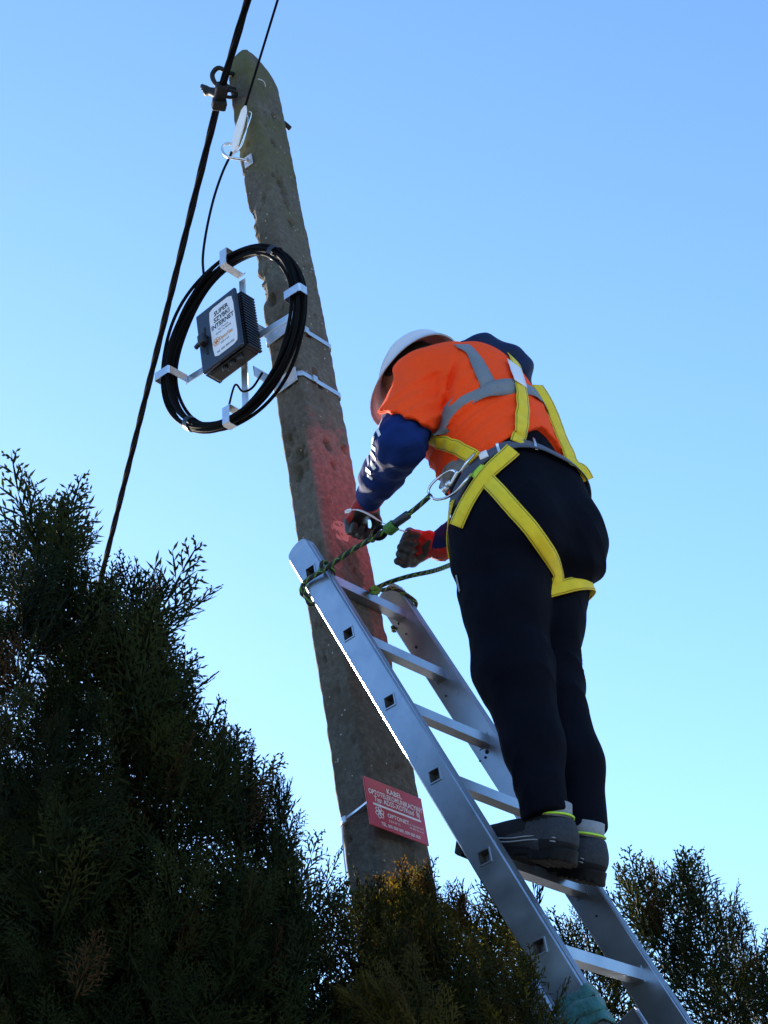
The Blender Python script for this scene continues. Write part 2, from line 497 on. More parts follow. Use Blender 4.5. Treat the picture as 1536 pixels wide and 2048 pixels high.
    dr = unit(b - a); s = np.array([pole_ext(a[2])[0] - .01, .06, a[2]])
    obj('bolt', tube([s, s + np.array([.05, -.004, -.006]), s + np.array([.075, -.004, -.012])], [.011, .010, .0105], 10), M['dark_steel'], th, True)
    c0 = ony(516, 158, PY0 - .012); c1 = ony(527, 163, PY0 - .018); c2 = ony(531, 174, PY0 - .010)
    obj('wire_staple', tube(catmull([c0, c1, c2], 10), .0022, 6), M['zinc'], th, True)
build_pole()

# ------------------------------------------------------------------ ladder
LO = np.array([0, 0, 4.23303]); LD = np.array([0, -.0972608, -.2625649]); LU = unit(-LD); LM = np.array([0, LD[2], -LD[1]]) / .28
def lad(x, m, n): return LO + EX * x + LM * m + LD * n        # n = rungs below the top rung
def stile_open(x0, x1, hw, n0, n1, rungs, mo=0.0, hs=.0155):
    """rectangular tube with an open square hole at every rung in the face x0"""
    s = 1 if x1 > x0 else -1; mb = MB(); c = .0055
    cuts = [n0] + [(a + b) / 2 for a, b in zip(rungs[:-1], rungs[1:])] + [n1]
    w = hw - c
    for i, rn in enumerate(rungs):
        a, b = cuts[i], cuts[i + 1]
        O4 = [lad(x0, mo - w, a), lad(x0, mo + w, a), lad(x0, mo + w, b), lad(x0, mo - w, b)]
        ctr = lad(x0, mo, rn)
        I4 = [ctr + EY * hs + EZ * hs, ctr - EY * hs + EZ * hs, ctr - EY * hs - EZ * hs, ctr + EY * hs - EZ * hs]
        D4 = [p + EX * s * .021 for p in I4]
        fs = [(k, (k + 1) % 4, 4 + (k + 1) % 4, 4 + k) for k in range(4)]
        mb.add(O4 + I4, fs)
    prof = [(x0, w), (x0 + s * c, hw), (x1, hw), (x1, -hw), (x0 + s * c, -hw), (x0, -w)]
    v = [lad(x, mo + m, n0) for x, m in prof] + [lad(x, mo + m, n1) for x, m in prof]
    mb.add(v, [(k, k + 1, 7 + k, 6 + k) for k in range(5)] + [(0, 1, 2, 3, 4, 5), (11, 10, 9, 8, 7, 6)])
    return mb.get()
def build_ladder():
    th = thing('ladder', lad(.21, 0, 16), 'aluminium extension ladder leaning against the concrete pole', 'ladder')
    rungs = list(range(0, 10))
    st = obj('stile', stile_open(0, .026, .044, -.36, 9.5, rungs), M['alu'], th)
    st['label'] = 'near side rail with open square rung holes'
    mb = MB()
    for i in range(4):                                    # grip ridges along the front edge
        c = lad(.004 + .006 * i, .0446, 4.6); mb.add(*boxv(c, EX, LU, LM, .0014, 9.8 * .14, .0012))
    obj('grip_ridges', mb.get(), M['alu'], st)
    st2 = obj('stile', boxv(lad(.413, 0, 4.57), EX, LU, LM, .013, 9.86 * .14, .044), M['alu'], th, bevel=.003)
    mb = MB()
    for i in range(4):
        c = lad(.404 + .006 * i, .0446, 4.6); mb.add(*boxv(c, EX, LU, LM, .0014, 9.8 * .14, .0012))
    obj('grip_ridges', mb.get(), M['alu'], st2)
    # end caps, rounded corners
    for x in (.013, .413):
        pts = []
        for k in range(13):
            t = math.pi * k / 12; pts.append((-.040 * math.cos(t), .028 * math.sin(t) ** .6))
        v = []
        for xx in (-.0125, .0125):
            v += [lad(x + xx, m, -.36) + LU * u for m, u in pts]
        n = len(pts)
        f = [tuple(range(n))[::-1], tuple(range(n, 2 * n))] + [(k, k + 1, n + k + 1, n + k) for k in range(n - 1)] + [(n - 1, 0, n, 2 * n - 1)]
        obj('end_cap', (v, f), M['alu'], th, bevel=.002)
    # one rung, then copies
    def rung_mesh(x0, x1):
        h = .0150; pr = [(-h, -h), (h, -h), (h, h)]
        for k in range(4):                                # ribbed tread
            a = h - (2 * h) * (k + .35) / 4.2; pr += [(a, h), (a - .001, h + .0022), (a - .0035, h + .0022), (a - .0045, h)]
        pr += [(-h, h)]
        v = [np.array([x, p, q]) for x in (x0, x1) for p, q in pr]; n = len(pr)
        return mesh('rung', v, [(k, (k + 1) % n, n + (k + 1) % n, n + k) for k in range(n)] + [tuple(range(n, 2 * n))])
    rm = rung_mesh(.0205, .401)
    fm = MB()
    for (y, z, hy, hz) in ((.0172, 0, .0017, .019), (-.0172, 0, .0017, .019), (0, .0172, .0155, .0017), (0, -.0172, .0155, .0017)):
        fm.add(*boxv((-.0006, y, z), EX, EY, EZ, .0018, hy, hz))
    fm = mesh('flare', *fm.get())
    a_ = .0146; sq = [(a_, a_), (-a_, a_), (-a_, -a_), (a_, -a_)]
    lm = mesh('tube_shade_lining', [np.array([x, p, q]) for x in (.0006, .36) for p, q in sq], [(k, (k + 1) % 4, 4 + (k + 1) % 4, 4 + k) for k in range(4)] + [(4, 5, 6, 7)])  # lining added to carry the painted shade of the open tube
    base = np.array(th.location)
    for n in rungs:
        o = place('rung', rm, M['alu'], th); o.location = Vector(LO + LD * n - base)
        q = place('flared_rim', fm, M['alu'], o); q.location = (0, 0, 0)
        q = place('tube_shade_lining', lm, M['tube_shade'], o); q.location = (0, 0, 0)
        cr = place('rung_collar', mesh('rung_collar', *boxv((.399, 0, 0), EX, EY, EZ, .0022, .0185, .0205)), M['alu'], o); cr.location = (0, 0, 0)
    # lower section, behind the upper one
    lr = list(range(6, 16))
    o = obj('stile', stile_open(0, .026, .044, 5.18, 15.9, lr, -.094), M['alu'], th); o['label'] = 'rail of the lower ladder section'
    o = obj('stile', boxv(lad(.413, -.094, 10.54), EX, LU, LM, .013, 10.72 * .14, .044), M['alu'], th, bevel=.003); o['label'] = 'rail of the lower ladder section'
    for n in lr:
        o = place('rung', rm, M['alu'], th); o.location = Vector(LO + LM * -.094 + LD * n - base)
    # small rivets and stamped marks on the inside of the far rail
    for (px, py, s) in [(800, 1238, .004), (797, 1248, .003), (832, 1294, .005), (812, 1268, .003), (974, 1504, .006), (971, 1515, .004), (960, 1522, .003), (892, 1392, .003), (1193, 1832, .003)]:
        c = onx(px, py, .3995)
        obj('rivet', tube([c - EX * .0015, c + EX * .001], s, 8), M['dark_steel'], th)
build_ladder()

def build_lashing():
    th = thing('lashing_strap', lad(.013, -.05, 5.75), 'teal green lashing strap wound round the near ladder rail', 'strap')
    for k, (n, w) in enumerate(((5.60, .030), (5.72, .036), (5.84, .03))):
        P = []; N = []
        for i in range(48):
            t = 2 * math.pi * i / 48; cx, cm = math.cos(t), math.sin(t)
            e = 5.0; s = (abs(cx) ** e + abs(cm) ** e) ** (-1 / e)
            P.append(lad(.013 + .0175 * cx * s + .001 * math.sin(5 * t), -.001 + (.0495 + .001 * k) * cm * s, n + .05 * cx + .03 * math.sin(3 * t + k)))
            N.append(EX * cx * abs(cx) ** 3 + LM * cm * abs(cm) ** 3)
        v, f, uv = ribbon(P, N, w, .0022 + .0012 * (k == 1), True)
        set_uv(obj('strap_turn', (v, f), M['strap_green'], th, True), uv)
build_lashing()

# ------------------------------------------------------------------ lettering
def text_vf(s, size, o, right, up, nrm, bold=0.0, align='LEFT', thick=.0006, wscale=1.0):
    cu = bpy.data.curves.new('t', 'FONT'); cu.body = s; cu.size = 1.0; cu.align_x = align; cu.offset = bold; cu.resolution_u = 2
    ob = bpy.data.objects.new('t', cu); COL.objects.link(ob)
    dg = bpy.context.evaluated_depsgraph_get(); dg.update()
    me = bpy.data.meshes.new_from_object(ob.evaluated_get(dg))
    P = np.array([v.co[:] for v in me.vertices]); F = [tuple(p.vertices) for p in me.polygons]
    bpy.data.objects.remove(ob); bpy.data.curves.remove(cu); bpy.data.meshes.remove(me)
    o = np.asarray(o, float)
    v = [o + right * p[0] * size * wscale + up * p[1] * size + nrm * thick for p in P]
    return v, F

# ------------------------------------------------------------------ red sign tied to the pole
def build_sign():
    yp = -.012
    q = [ony(*p, yp) for p in ((726, 1552), (841, 1597), (858, 1693), (740, 1648))]
    x0 = (q[0][0] + q[3][0]) / 2; x1 = (q[1][0] + q[2][0]) / 2
    zt = (q[0][2] + q[1][2]) / 2; zb = (q[2][2] + q[3][2]) / 2
    sl = ((q[1][2] - q[0][2]) + (q[2][2] - q[3][2])) / 2 / (x1 - x0)
    c = np.array([(x0 + x1) / 2, yp, (zt + zb) / 2]); w = (x1 - x0) / 2; h = (zt - zb) / 2
    R = unit(EX + EZ * sl); U = unit(np.cross(-EY, R)) * -1
    if U[2] < 0: U = -U
    th = thing('cable_sign', c - EZ * h, 'red plastic cable marker sign with white lettering tied to the pole', 'sign')
    pl = obj('plate', boxv(c, R, EY, U, w, .0018, h), M['sign'], th, bevel=.0012)
    n = -EY; o = c - EY * .0018
    def line(s, size, u, v, al='CENTER', b=.012, ws=1.0, nm='lettering'):
        obj(nm, text_vf(s, size, o + R * u * w + U * v * h, R, U, n, b, al, .0006, ws), M['ink_white'], pl)
    line('KABEL', .022, .0, .60); line('OPTOTELEKOMUNIKACYJNY', .0215, 0.02, .33, ws=.56 * w / .085); line('Typ: ADSS-XOTKtsd  8J', .0215, 0.04, .08, ws=.62 * w / .085)
    obj('printed_rule', boxv(o + R * w * .02 - U * h * .06 - EY * .0004, R, EY, U, w * .82, .0004, .0028), M['ink_white'], pl)
    # flower-like emblem with the small name beside it
    mb = MB(); ec = o + R * w * -.62 - U * h * .36
    for k in range(6):
        a = math.pi * k / 3 + .3; dr = R * math.cos(a) + U * math.sin(a); pr = R * -math.sin(a) + U * math.cos(a)
        mb.add(*tube(np.array([ec + dr * .010 + (dr * math.cos(t) * 1.35 + pr * math.sin(t)) * .0058 - EY * .0004 for t in np.linspace(0, 2 * math.pi, 11)[:-1]]), .0011, 4, True))
    obj('emblem', mb.get(), M['ink_white'], pl)
    line('OPTONET', .017, -.36, -.42, 'LEFT', .01, .8 * w / .085); line('S E R W I S', .011, -.34, -.62, 'LEFT', .0, .9)
    line('ul. Ogrodowa 5', .0085, .38, -.42, 'LEFT', 0, .8 * w / .085); line('38-400 Krosno', .0085, .38, -.56, 'LEFT', 0, .8 * w / .085)
    line('TEL. 000 000 000, 000 000 000', .0135, 0.05, -.86, ws=.66 * w / .085)
    # cable tie: from the plate edge round the left side of the pole
    zt = c[2] + .0
    a = ony(742, 1598, yp + .002); P = [a, onx(712, 1622, PX0 - .004), onx(692, 1637, PX0 - .008), onx(684, 1646, PX0 - .006), np.array([PX0 + .02, pole_ext(3.5)[1] + .006, onx(684, 1646, PX0)[2]])]
    v, f, uv = ribbon(catmull(P, 20), [(-1, -.3, .1)] * 20, .007, .0016)
    obj('cable_tie', (v, f), M['zinc'], th)
    b = onx(690, 1640, PX0 - .011)
    obj('tie_head', boxv(b, EX, EY, EZ, .006, .008, .010), M['zinc'], th, bevel=.002)
    P = [onx(684, 1650, PX0 - .006), onx(687, 1700, PX0 - .008), onx(692, 1745, PX0 - .006)]
    obj('tie_tail', tube(catmull(P, 8), .0022, 5), M['white_plastic'], th)
build_sign()

# ------------------------------------------------------------------ overhead cables and their hardware
def catenary(a, b, sag, n=60):
    t = np.linspace(0, 1, n)[:, None]; p = np.asarray(a) * (1 - t) + np.asarray(b) * t
    p[:, 2] -= 4 * sag * (t[:, 0] * (1 - t[:, 0])); return p
def twisted(path, off, rad, pitch, phase, sides=6):
    s = np.concatenate([[0], np.cumsum(np.linalg.norm(np.diff(path, axis=0), axis=1))])
    n = int(s[-1] / (pitch / 9)); u = np.linspace(0, s[-1], n)
    P = np.stack([np.interp(u, s, path[:, k]) for k in range(3)], 1); T = tangents(P, False)
    a = np.cross(T, EZ); a /= np.linalg.norm(a, axis=1, keepdims=True) + 1e-9; b = np.cross(T, a)
    ang = 2 * math.pi * u / pitch + phase
    return tube(P + off * (np.cos(ang)[:, None] * a + np.sin(ang)[:, None] * b), rad, sides)
def build_cables():
    A = onz(442, 180, 6.50); far_dir = unit(onz(205, 1140, 6.50) - A); near_dir = unit(onz(495, 0, 6.5) - A)
    th = thing('overhead_cable', A, 'thick twisted black overhead power cable running past the pole top', 'cable')
    Pf = np.array([A + far_dir * t + EZ * (-.004 * t + .00025 * t * t) for t in np.linspace(0, 26, 60)])
    Pn = np.array([A + near_dir * t + EZ * (-.004 * t + .00025 * t * t) for t in np.linspace(0, 9, 30)])
    path = np.concatenate([Pn[::-1], Pf[1:]])
    for k in range(4):
        obj('conductor', twisted(path, .0080, .0070, .85, k * math.pi / 2), M['black_rubber'], th, True)
    # pigtail hook from the pole, suspension clamp on the cable
    hk = thing('pigtail_hook', onx(460, 160, PX0), 'dark pigtail hook sticking out of the pole crown', 'hook')
    P = [onx(475, 150, PX0 + .04), onx(458, 146, .10), onx(437, 136, .06), onx(425, 148, .055), onx(428, 163, .06), onx(438, 172, .065), onx(446, 166, .07)]
    obj('hook_rod', tube(catmull(P, 40), .0095, 10), M['dark_steel'], hk, True)
    P = [onx(478, 182, PX0 + .03), onx(462, 178, .11), onx(450, 172, .085), onx(443, 178, .07)]
    obj('hook_shank', tube(catmull(P, 16), .011, 10), M['dark_steel'], hk, True)
    cl = thing('suspension_clamp', A, 'dark suspension clamp gripping the thick cable beside the pole', 'clamp')
    D = far_dir; S = unit(np.cross(D, EZ)); Uv = np.cross(S, D)
    c = onx(441, 187, .066)
    obj('clamp_body', boxv(c, D, S, Uv, .044, .024, .022), M['dark_steel'], cl, bevel=.012, seg=3)
    obj('clamp_keeper', boxv(c + D * .035 - Uv * .02, D, S, Uv, .020, .027, .019), M['dark_steel'], cl, bevel=.008, seg=3)
    e = onx(413, 182, .05)
    obj('wing_bolt', tube(catmull([c - Uv * .012, (c + e) / 2, e], 10), [.02, .02, .02, .019, .018, .017, .016, .016, .018, .02], 10), M['dark_steel'], cl, True)
    w2 = onx(408, 176, .05)
    for s_ in (-1, 1):
        obj('wing', boxv(w2 + Uv * .012 * s_ + D * .004 * s_, unit(w2 - c), D, np.cross(unit(w2 - c), D), .016, .010, .006), M['dark_steel'], cl, bevel=.004)
    obj('eye_link', tube([c + (np.cos(t) * S * .026 + np.sin(t) * D * .016) + Uv * .004 - S * -.035 for t in np.linspace(0, 6.283, 22)[:-1]], .007, 8, True), M['dark_steel'], cl, True)
    # thin cable: from overhead to the white wedge clamp, then slack down to the coil
    B = onx(490, 214, .10); near = unit(onz(555, 0, B[2] + .01) - B)
    tc = thing('drop_cable', B, 'thin black fibre cable coming down from overhead past the white wedge clamp to the coil', 'cable')
    Pn = [B + near * t + EZ * (-.004 * t + .0003 * t * t) for t in np.linspace(9, 0, 40)]
    Pd = [onx(477, 262, .088), onx(463, 305, .072), onx(445, 345, .055), onx(428, 395, .03), onx(414, 455, .0), onx(406, 510, -.03), onx(407, 545, -.045), onx(412, 575, -.05)]
    obj('cable_sheath', tube(np.concatenate([np.array(Pn), catmull(np.array([B] + Pd), 50)[1:]]), .0046, 8), M['black_rubber'], tc, True)
    wc = thing('wedge_clamp', onx(475, 300, .09), 'white wedge shaped anchoring clamp holding the thin cable', 'clamp')
    a = onx(493, 216, .094); b = onx(467, 306, .078); dr = unit(b - a); L = np.linalg.norm(b - a)
    sd = unit(np.cross(dr, CF)); nr = np.cross(sd, dr)
    prof = [(0, .002), (.02, .009), (.08, .0115), (L - .05, .0105), (L - .01, .007), (L, .002)]
    v = []; f = []
    for s_ in (-.010, .010):
        v += [a + dr * u + sd * (w - .004) + nr * s_ for u, w in prof] + [a + dr * u - sd * (w + .004) + nr * s_ for u, w in prof[::-1]]
    n = 12
    f = [tuple(range(n)), tuple(range(n, 2 * n))[::-1]] + [(k, (k + 1) % n, n + (k + 1) % n, n + k) for k in range(n)]
    obj('wedge_body', (v, f), M['white_plastic'], wc, bevel=.003)
    P = catmull([a + sd * .012 + dr * .012, a + sd * .024 + dr * .03, b + sd * .016 - dr * .03, b + sd * .004, onx(459, 318, .07)], 24)
    obj('wire_bail', tube(P, .0022, 6), M['steel'], wc, True)
    P = catmull([a - sd * .012 + dr * .012, a + sd * .018 + dr * .05, b + sd * .020 - dr * .03, onx(455, 306, .07)], 24)
    obj('wire_bail', tube(P, .0018, 6), M['steel'], wc, True)
    hk = thing('eye_hook', onx(497, 322, PX0), 'bright galvanised open hook on a small plate bolted to the pole edge', 'hook')
    pc = onx(497, 322, PX0 - .004)
    obj('backing_plate', boxv(pc, EX, unit(EY + EZ * .1), EZ, .003, .020, .026), M['zinc'], hk, bevel=.002)
    obj('nut', tube([pc - EX * .003, pc - EX * .014], .009, 6), M['zinc'], hk)
    P = [pc - EX * .004, onx(484, 319, .10), onx(470, 317, .075), onx(456, 314, .055), onx(446, 305, .045), onx(446, 293, .045), onx(455, 287, .055), onx(464, 288, .065)]
    obj('hook_rod', tube(catmull(P, 40), .0055, 8), M['zinc'], hk, True)
build_cables()

# ------------------------------------------------------------------ fibre reserve: bracket, coil, box
CX, CC, CRAD = -.050, np.array([-.05, .130, 5.205]), .298
def ringp(a, r, x): return np.array([x, CC[1] + r * math.cos(a), CC[2] + r * 1.07 * math.sin(a)])
def build_bracket():
    th = thing('coil_bracket', (PX0, .08, 5.0), 'galvanised cross shaped cable reserve bracket banded to the pole', 'bracket')
    tilt = math.radians(7)
    for k in range(4):
        a = tilt + k * math.pi / 2
        dr = np.array([0, math.cos(a), math.sin(a)]); pr = np.array([0, -math.sin(a), math.cos(a)])
        c = np.array([.004, CC[1], CC[2]])
        obj('arm', boxv(c + dr * .135, dr, EX, pr, .135 + .0, .002 + .0006 * (k % 2), .0135), M['zinc'], th, bevel=.001)
        vs = 1.065 if k % 2 else 1.0
        r0, r1, xb, xf = CRAD * vs - .036, CRAD * vs + .036, .006, CX - .036
        prof = [(r0 + .012, xb), (r0, xb - .006), (r0, xf + .006), (r0 + .005, xf), (r1 - .005, xf), (r1, xf + .006), (r1, xf + .035)]
        P = [np.array([x, CC[1], CC[2]]) + dr * r for r, x in prof]
        N = []
        T = tangents(np.array(P), False)
        for t in T: N.append(np.cross(t, pr))
        v, f, uv = ribbon(P, N, .030, .0024)
        obj('coil_holder', (v, f), M['zinc'], th)
    for dz in (.10, -.115):
        z = CC[2] + dz - .015
        xw = PX0 - .004
        # stand-off: folded plate between arm and pole
        pts = [(.004, .085), (.055, .075), (xw - .002, .035), (xw - .002, .11)]
        mb = MB()
        mb.add(*boxv((.06, .105, z + .0), EX, EY, EZ, .056, .002, .022))
        mb.add(*boxv((xw - .004, .075, z), EX, EY, EZ, .0022, .048, .028))
        obj('standoff', mb.get(), M['zinc'], th, bevel=.001)
        # steel band round the shaft
        x1, y1 = pole_ext(z); g = .0035
        R4 = [(PX0 - g, PY0 - g + .012), (PX0 - g + .012, PY0 - g), (x1 + g - .012, PY0 - g), (x1 + g, PY0 - g + .012), (x1 + g, y1 + g - .012), (x1 + g - .012, y1 + g), (PX0 - g + .012, y1 + g), (PX0 - g, y1 + g - .012)]
        cx_, cy_ = (PX0 + x1) / 2, (PY0 + y1) / 2
        P = []; N = []
        nn = [(-1, -.4), (-.4, -1), (.4, -1), (1, -.4), (1, .4), (.4, 1), (-.4, 1), (-1, .4)]
        for (x, y), m in zip(R4, nn):
            P.append(np.array([x, y, z])); N.append(unit([*m, 0]))
        v, f, uv = ribbon(P, N, .019, .0015, True)
        bd = obj('steel_band', (v, f), M['zinc'], th)
        bx = PX0 + .062
        mb = MB(); mb.add(*boxv((bx, PY0 - .008, z), EX, EY, EZ, .010, .004, .013)); mb.add(*boxv((bx + .004, PY0 - .010, z - .012), EX, EY, EZ, .004, .003, .006))
        obj('buckle', mb.get(), M['zinc'], bd, bevel=.0015)
build_bracket()

def build_coil():
    th = thing('cable_coil', ringp(-math.pi / 2, CRAD, CX), 'round coil of spare black fibre cable held on the bracket', 'cable coil')
    g = np.random.default_rng(5)
    n = 90; i = 0
    for ax in range(4):
        for ra in range(3):
            P = []
            p1, p2 = g.uniform(0, 6.28, 2)
            for k in range(n):
                a = 2 * math.pi * k / n
                r = CRAD - .010 + .0110 * ra + .005 * math.sin(2 * a + p1) + .0035 * math.sin(3 * a + p2) + .006 * math.sin(a - 1.0) * (ax - 1.5) * .5
                x = CX - .017 + .0112 * ax + .004 * math.sin(2 * a + p2) + .003 * math.sin(5 * a + p1)
                P.append(ringp(a, r, x))
            obj('cable_loop', tube(P, .0058, 7, True), M['black_rubber'], th, True)
            i += 1
    for a in (2.45, 5.55):                               # tape binding round the bundle
        P = []
        for k in range(14):
            t = 2 * math.pi * k / 14; P.append((CRAD + .001 + .0235 * math.cos(t), CX + .0275 * math.sin(t)))
        v = []; f = []
        for s_ in (-.04, .04):
            v += [ringp(a + s_, r, x) for r, x in P]
        f = [(k, (k + 1) % 14, 14 + (k + 1) % 14, 14 + k) for k in range(14)]
        obj('tape_binding', (v, f), M['black_plastic'], th, True)
    P = catmull([ringp(4.9, .26, -.06), onx(470, 770, -.03), onx(485, 783, -.02), onx(505, 775, -.02), onx(525, 745, -.01)], 24)
    obj('cable_tail', tube(P, .0038, 6), M['black_rubber'], th, True)
build_coil()

def build_box():
    xf = -.085; yc, zc = .183, 5.275
    q = [onx(*p, xf) for p in ((393, 633), (470, 570), (482, 685), (402, 754))]
    y1 = (q[0][1] + q[3][1]) / 2; y0 = (q[1][1] + q[2][1]) / 2; zt = (q[0][2] + q[1][2]) / 2; zb = (q[2][2] + q[3][2]) / 2
    yc = (y0 + y1) / 2; zc = (zt + zb) / 2; hy = (y1 - y0) / 2; hz = (zt - zb) / 2; dep = .082
    th = thing('fibre_junction_box', (xf + dep, yc, zb), 'black finned fibre junction box with a white label in the middle of the coil', 'junction box')
    bd = obj('housing', boxv((xf + .012 + dep / 2, yc, zc), EX, EY, EZ, dep / 2 - .012, hy - .003, hz - .003), M['black_plastic'], th, bevel=.008, seg=3)
    for k in range(20):                                   # cooling fins on both edges
        z = zc - hz + .012 + k * (2 * hz - .024) / 19
        for y in (yc - hy, yc + hy):
            obj('fin', boxv((xf + .014 + dep / 2, y, z), EX, EY, EZ, dep / 2 - .010, .006, .0024), M['black_plastic'], bd)
    lid = obj('lid', boxv((xf + .007, yc, zc), EX, EY, EZ, .007, hy, hz), M['box_lid'], th, bevel=.006, seg=3)
    for s_ in (.30, -.42):
        obj('clip_slot', boxv((xf - .0004, yc + hy * .62, zc + hz * s_), EX, EY, EZ, .0012, .0045, .013), M['dark_hole'], lid, bevel=.001)
    kc = np.array([xf, yc + hy * .66, zc - hz * .05])
    obj('latch_knob', boxv(kc - EX * .012, EX, EY, EZ, .013, .014, .020), M['black_plastic'], lid, bevel=.005)
    obj('latch_wing', boxv(kc - EX * .016 + EY * .020 - EZ * .012, EX, unit(EY - EZ * .3), unit(EZ + EY * .3), .006, .014, .007), M['black_plastic'], lid, bevel=.003)
    # label
    lc = np.array([xf - .0010, yc - hy * .26, zc + hz * .0]); lw, lh = hy * .60, hz * .82
    n = 28; v = []
    for xx in (0, .0012):
        for k in range(n):
            t = 2 * math.pi * (k + .5) / n; e = 9; c, s = math.cos(t), math.sin(t); g = (abs(c) ** e + abs(s) ** e) ** (-1 / e)
            v.append(lc + EX * xx + EY * lw * c * g + EZ * lh * s * g)
    lb = obj('label_plate', (v, [tuple(range(n))[::-1], tuple(range(n, 2 * n))] + [(k, n + k, n + (k + 1) % n, (k + 1) % n) for k in range(n)]), M['label_white'], th)
    # lettering reads from the front: right = -y
    def line(s, size, v_, mat, b=.0, ws=1.0, u=0.0):
        obj('lettering', text_vf(s, size, lc + EZ * lh * v_ - EY * lw * u, -EY, EZ, -EX, b, 'CENTER', .0005, ws), M[mat], lb)
    line('SUPER', .026, .62, 'ink_black', .03, .9); line('SZYBKI', .026, .37, 'ink_black', .03, .9); line('INTERNET', .026, .12, 'ink_black', .03, .86)
    line('Na Twoim', .011, -.03, 'ink_black', 0, 1.0); line('domu i w firmie', .011, -.15, 'ink_black', .01, 1.0)
    line('OptoNet', .022, -.46, 'ink_orange', .02, .75, .12)
    mb = MB(); ec = lc + EY * lw * .66 - EZ * lh * .42 - EX * .0004
    for k in range(6):
        a = math.pi * k / 3; dr = EY * math.cos(a) + EZ * math.sin(a); pr = EY * -math.sin(a) + EZ * math.cos(a)
        mb.add(*tube(np.array([ec + dr * .009 + (dr * math.cos(t) * 1.4 + pr * math.sin(t)) * .0055 for t in np.linspace(0, 2 * math.pi, 11)[:-1]]), .0010, 4, True))
    obj('emblem', mb.get(), M['ink_orange'], lb)
    line('SERWIS', .010, -.62, 'ink_black', 0, 1.2); line('tel. 000 000 000', .0125, -.88, 'ink_black', .01, .95)
    for k in range(3):
        c = np.array([xf + dep * .45, yc - hy * .5 + .035 * k, zb - .006])
        obj('cable_gland', tube([c + EZ * .008, c - EZ * .004, c - EZ * .010], [.012, .011, .008], 10), M['black_plastic'], th)
build_box()

# ------------------------------------------------------------------ implicit-surface modelling for the climber
class Grid:
    def __init__(s, lo, hi, h):
        s.o = np.asarray(lo, np.float32); s.h = h
        n = np.ceil((np.asarray(hi) - np.asarray(lo)) / h).astype(int) + 1
        ax = [s.o[k] + h * np.arange(n[k], dtype=np.float32) for k in range(3)]
        s.P = np.meshgrid(*ax, indexing='ij')
    def cap(s, a, b, ra, rb, k=1.0, side=(1, 0, 0)):
        """tapered capsule; k > 1 widens the section along `side`"""
        a = np.asarray(a, np.float32); b = np.asarray(b, np.float32); d = b - a; L2 = float(d @ d) + 1e-9
        q = [s.P[i] - a[i] for i in range(3)]
        t = np.clip((q[0] * d[0] + q[1] * d[1] + q[2] * d[2]) / L2, 0, 1)
        r = [q[i] - t * d[i] for i in range(3)]
        if k != 1.0:
            sd = np.asarray(side, np.float32); dn = d / math.sqrt(L2); sd = sd - dn * float(sd @ dn); sd /= np.linalg.norm(sd)
            c = (r[0] * sd[0] + r[1] * sd[1] + r[2] * sd[2]) * (1 - 1 / k)
            r = [r[i] - c * sd[i] for i in range(3)]
        return np.sqrt(r[0] ** 2 + r[1] ** 2 + r[2] ** 2) - (ra + (rb - ra) * t)
    def chain(s, pts, rs, k=1.0, side=(1, 0, 0), sm=.03):
        out = None
        ks = k if isinstance(k, (list, tuple)) else [k] * len(rs)
        for i in range(len(pts) - 1):
            c = s.cap(pts[i], pts[i + 1], rs[i], rs[i + 1], (ks[i] + ks[i + 1]) / 2, side)
            out = c if out is None else smin(out, c, sm)
        return out
    def ell(s, c, r, R=None):
        q = [s.P[i] - c[i] for i in range(3)]
        if R is not None: q = [sum(float(R[j][i]) * q[i] for i in range(3)) for j in range(3)]
        g = np.sqrt(sum((q[i] / r[i]) ** 2 for i in range(3)))
        return (g - 1) * min(r)
    def plane(s, p, n):
        """positive on the side n points to"""
        n = unit(n); return sum(float(n[i]) * (s.P[i] - float(p[i])) for i in range(3))
def smin(a, b, k):
    h = np.maximum(k - np.abs(a - b), 0) / k
    return np.minimum(a, b) - h * h * k * .25
def smax(a, b, k): return -smin(-a, -b, k)

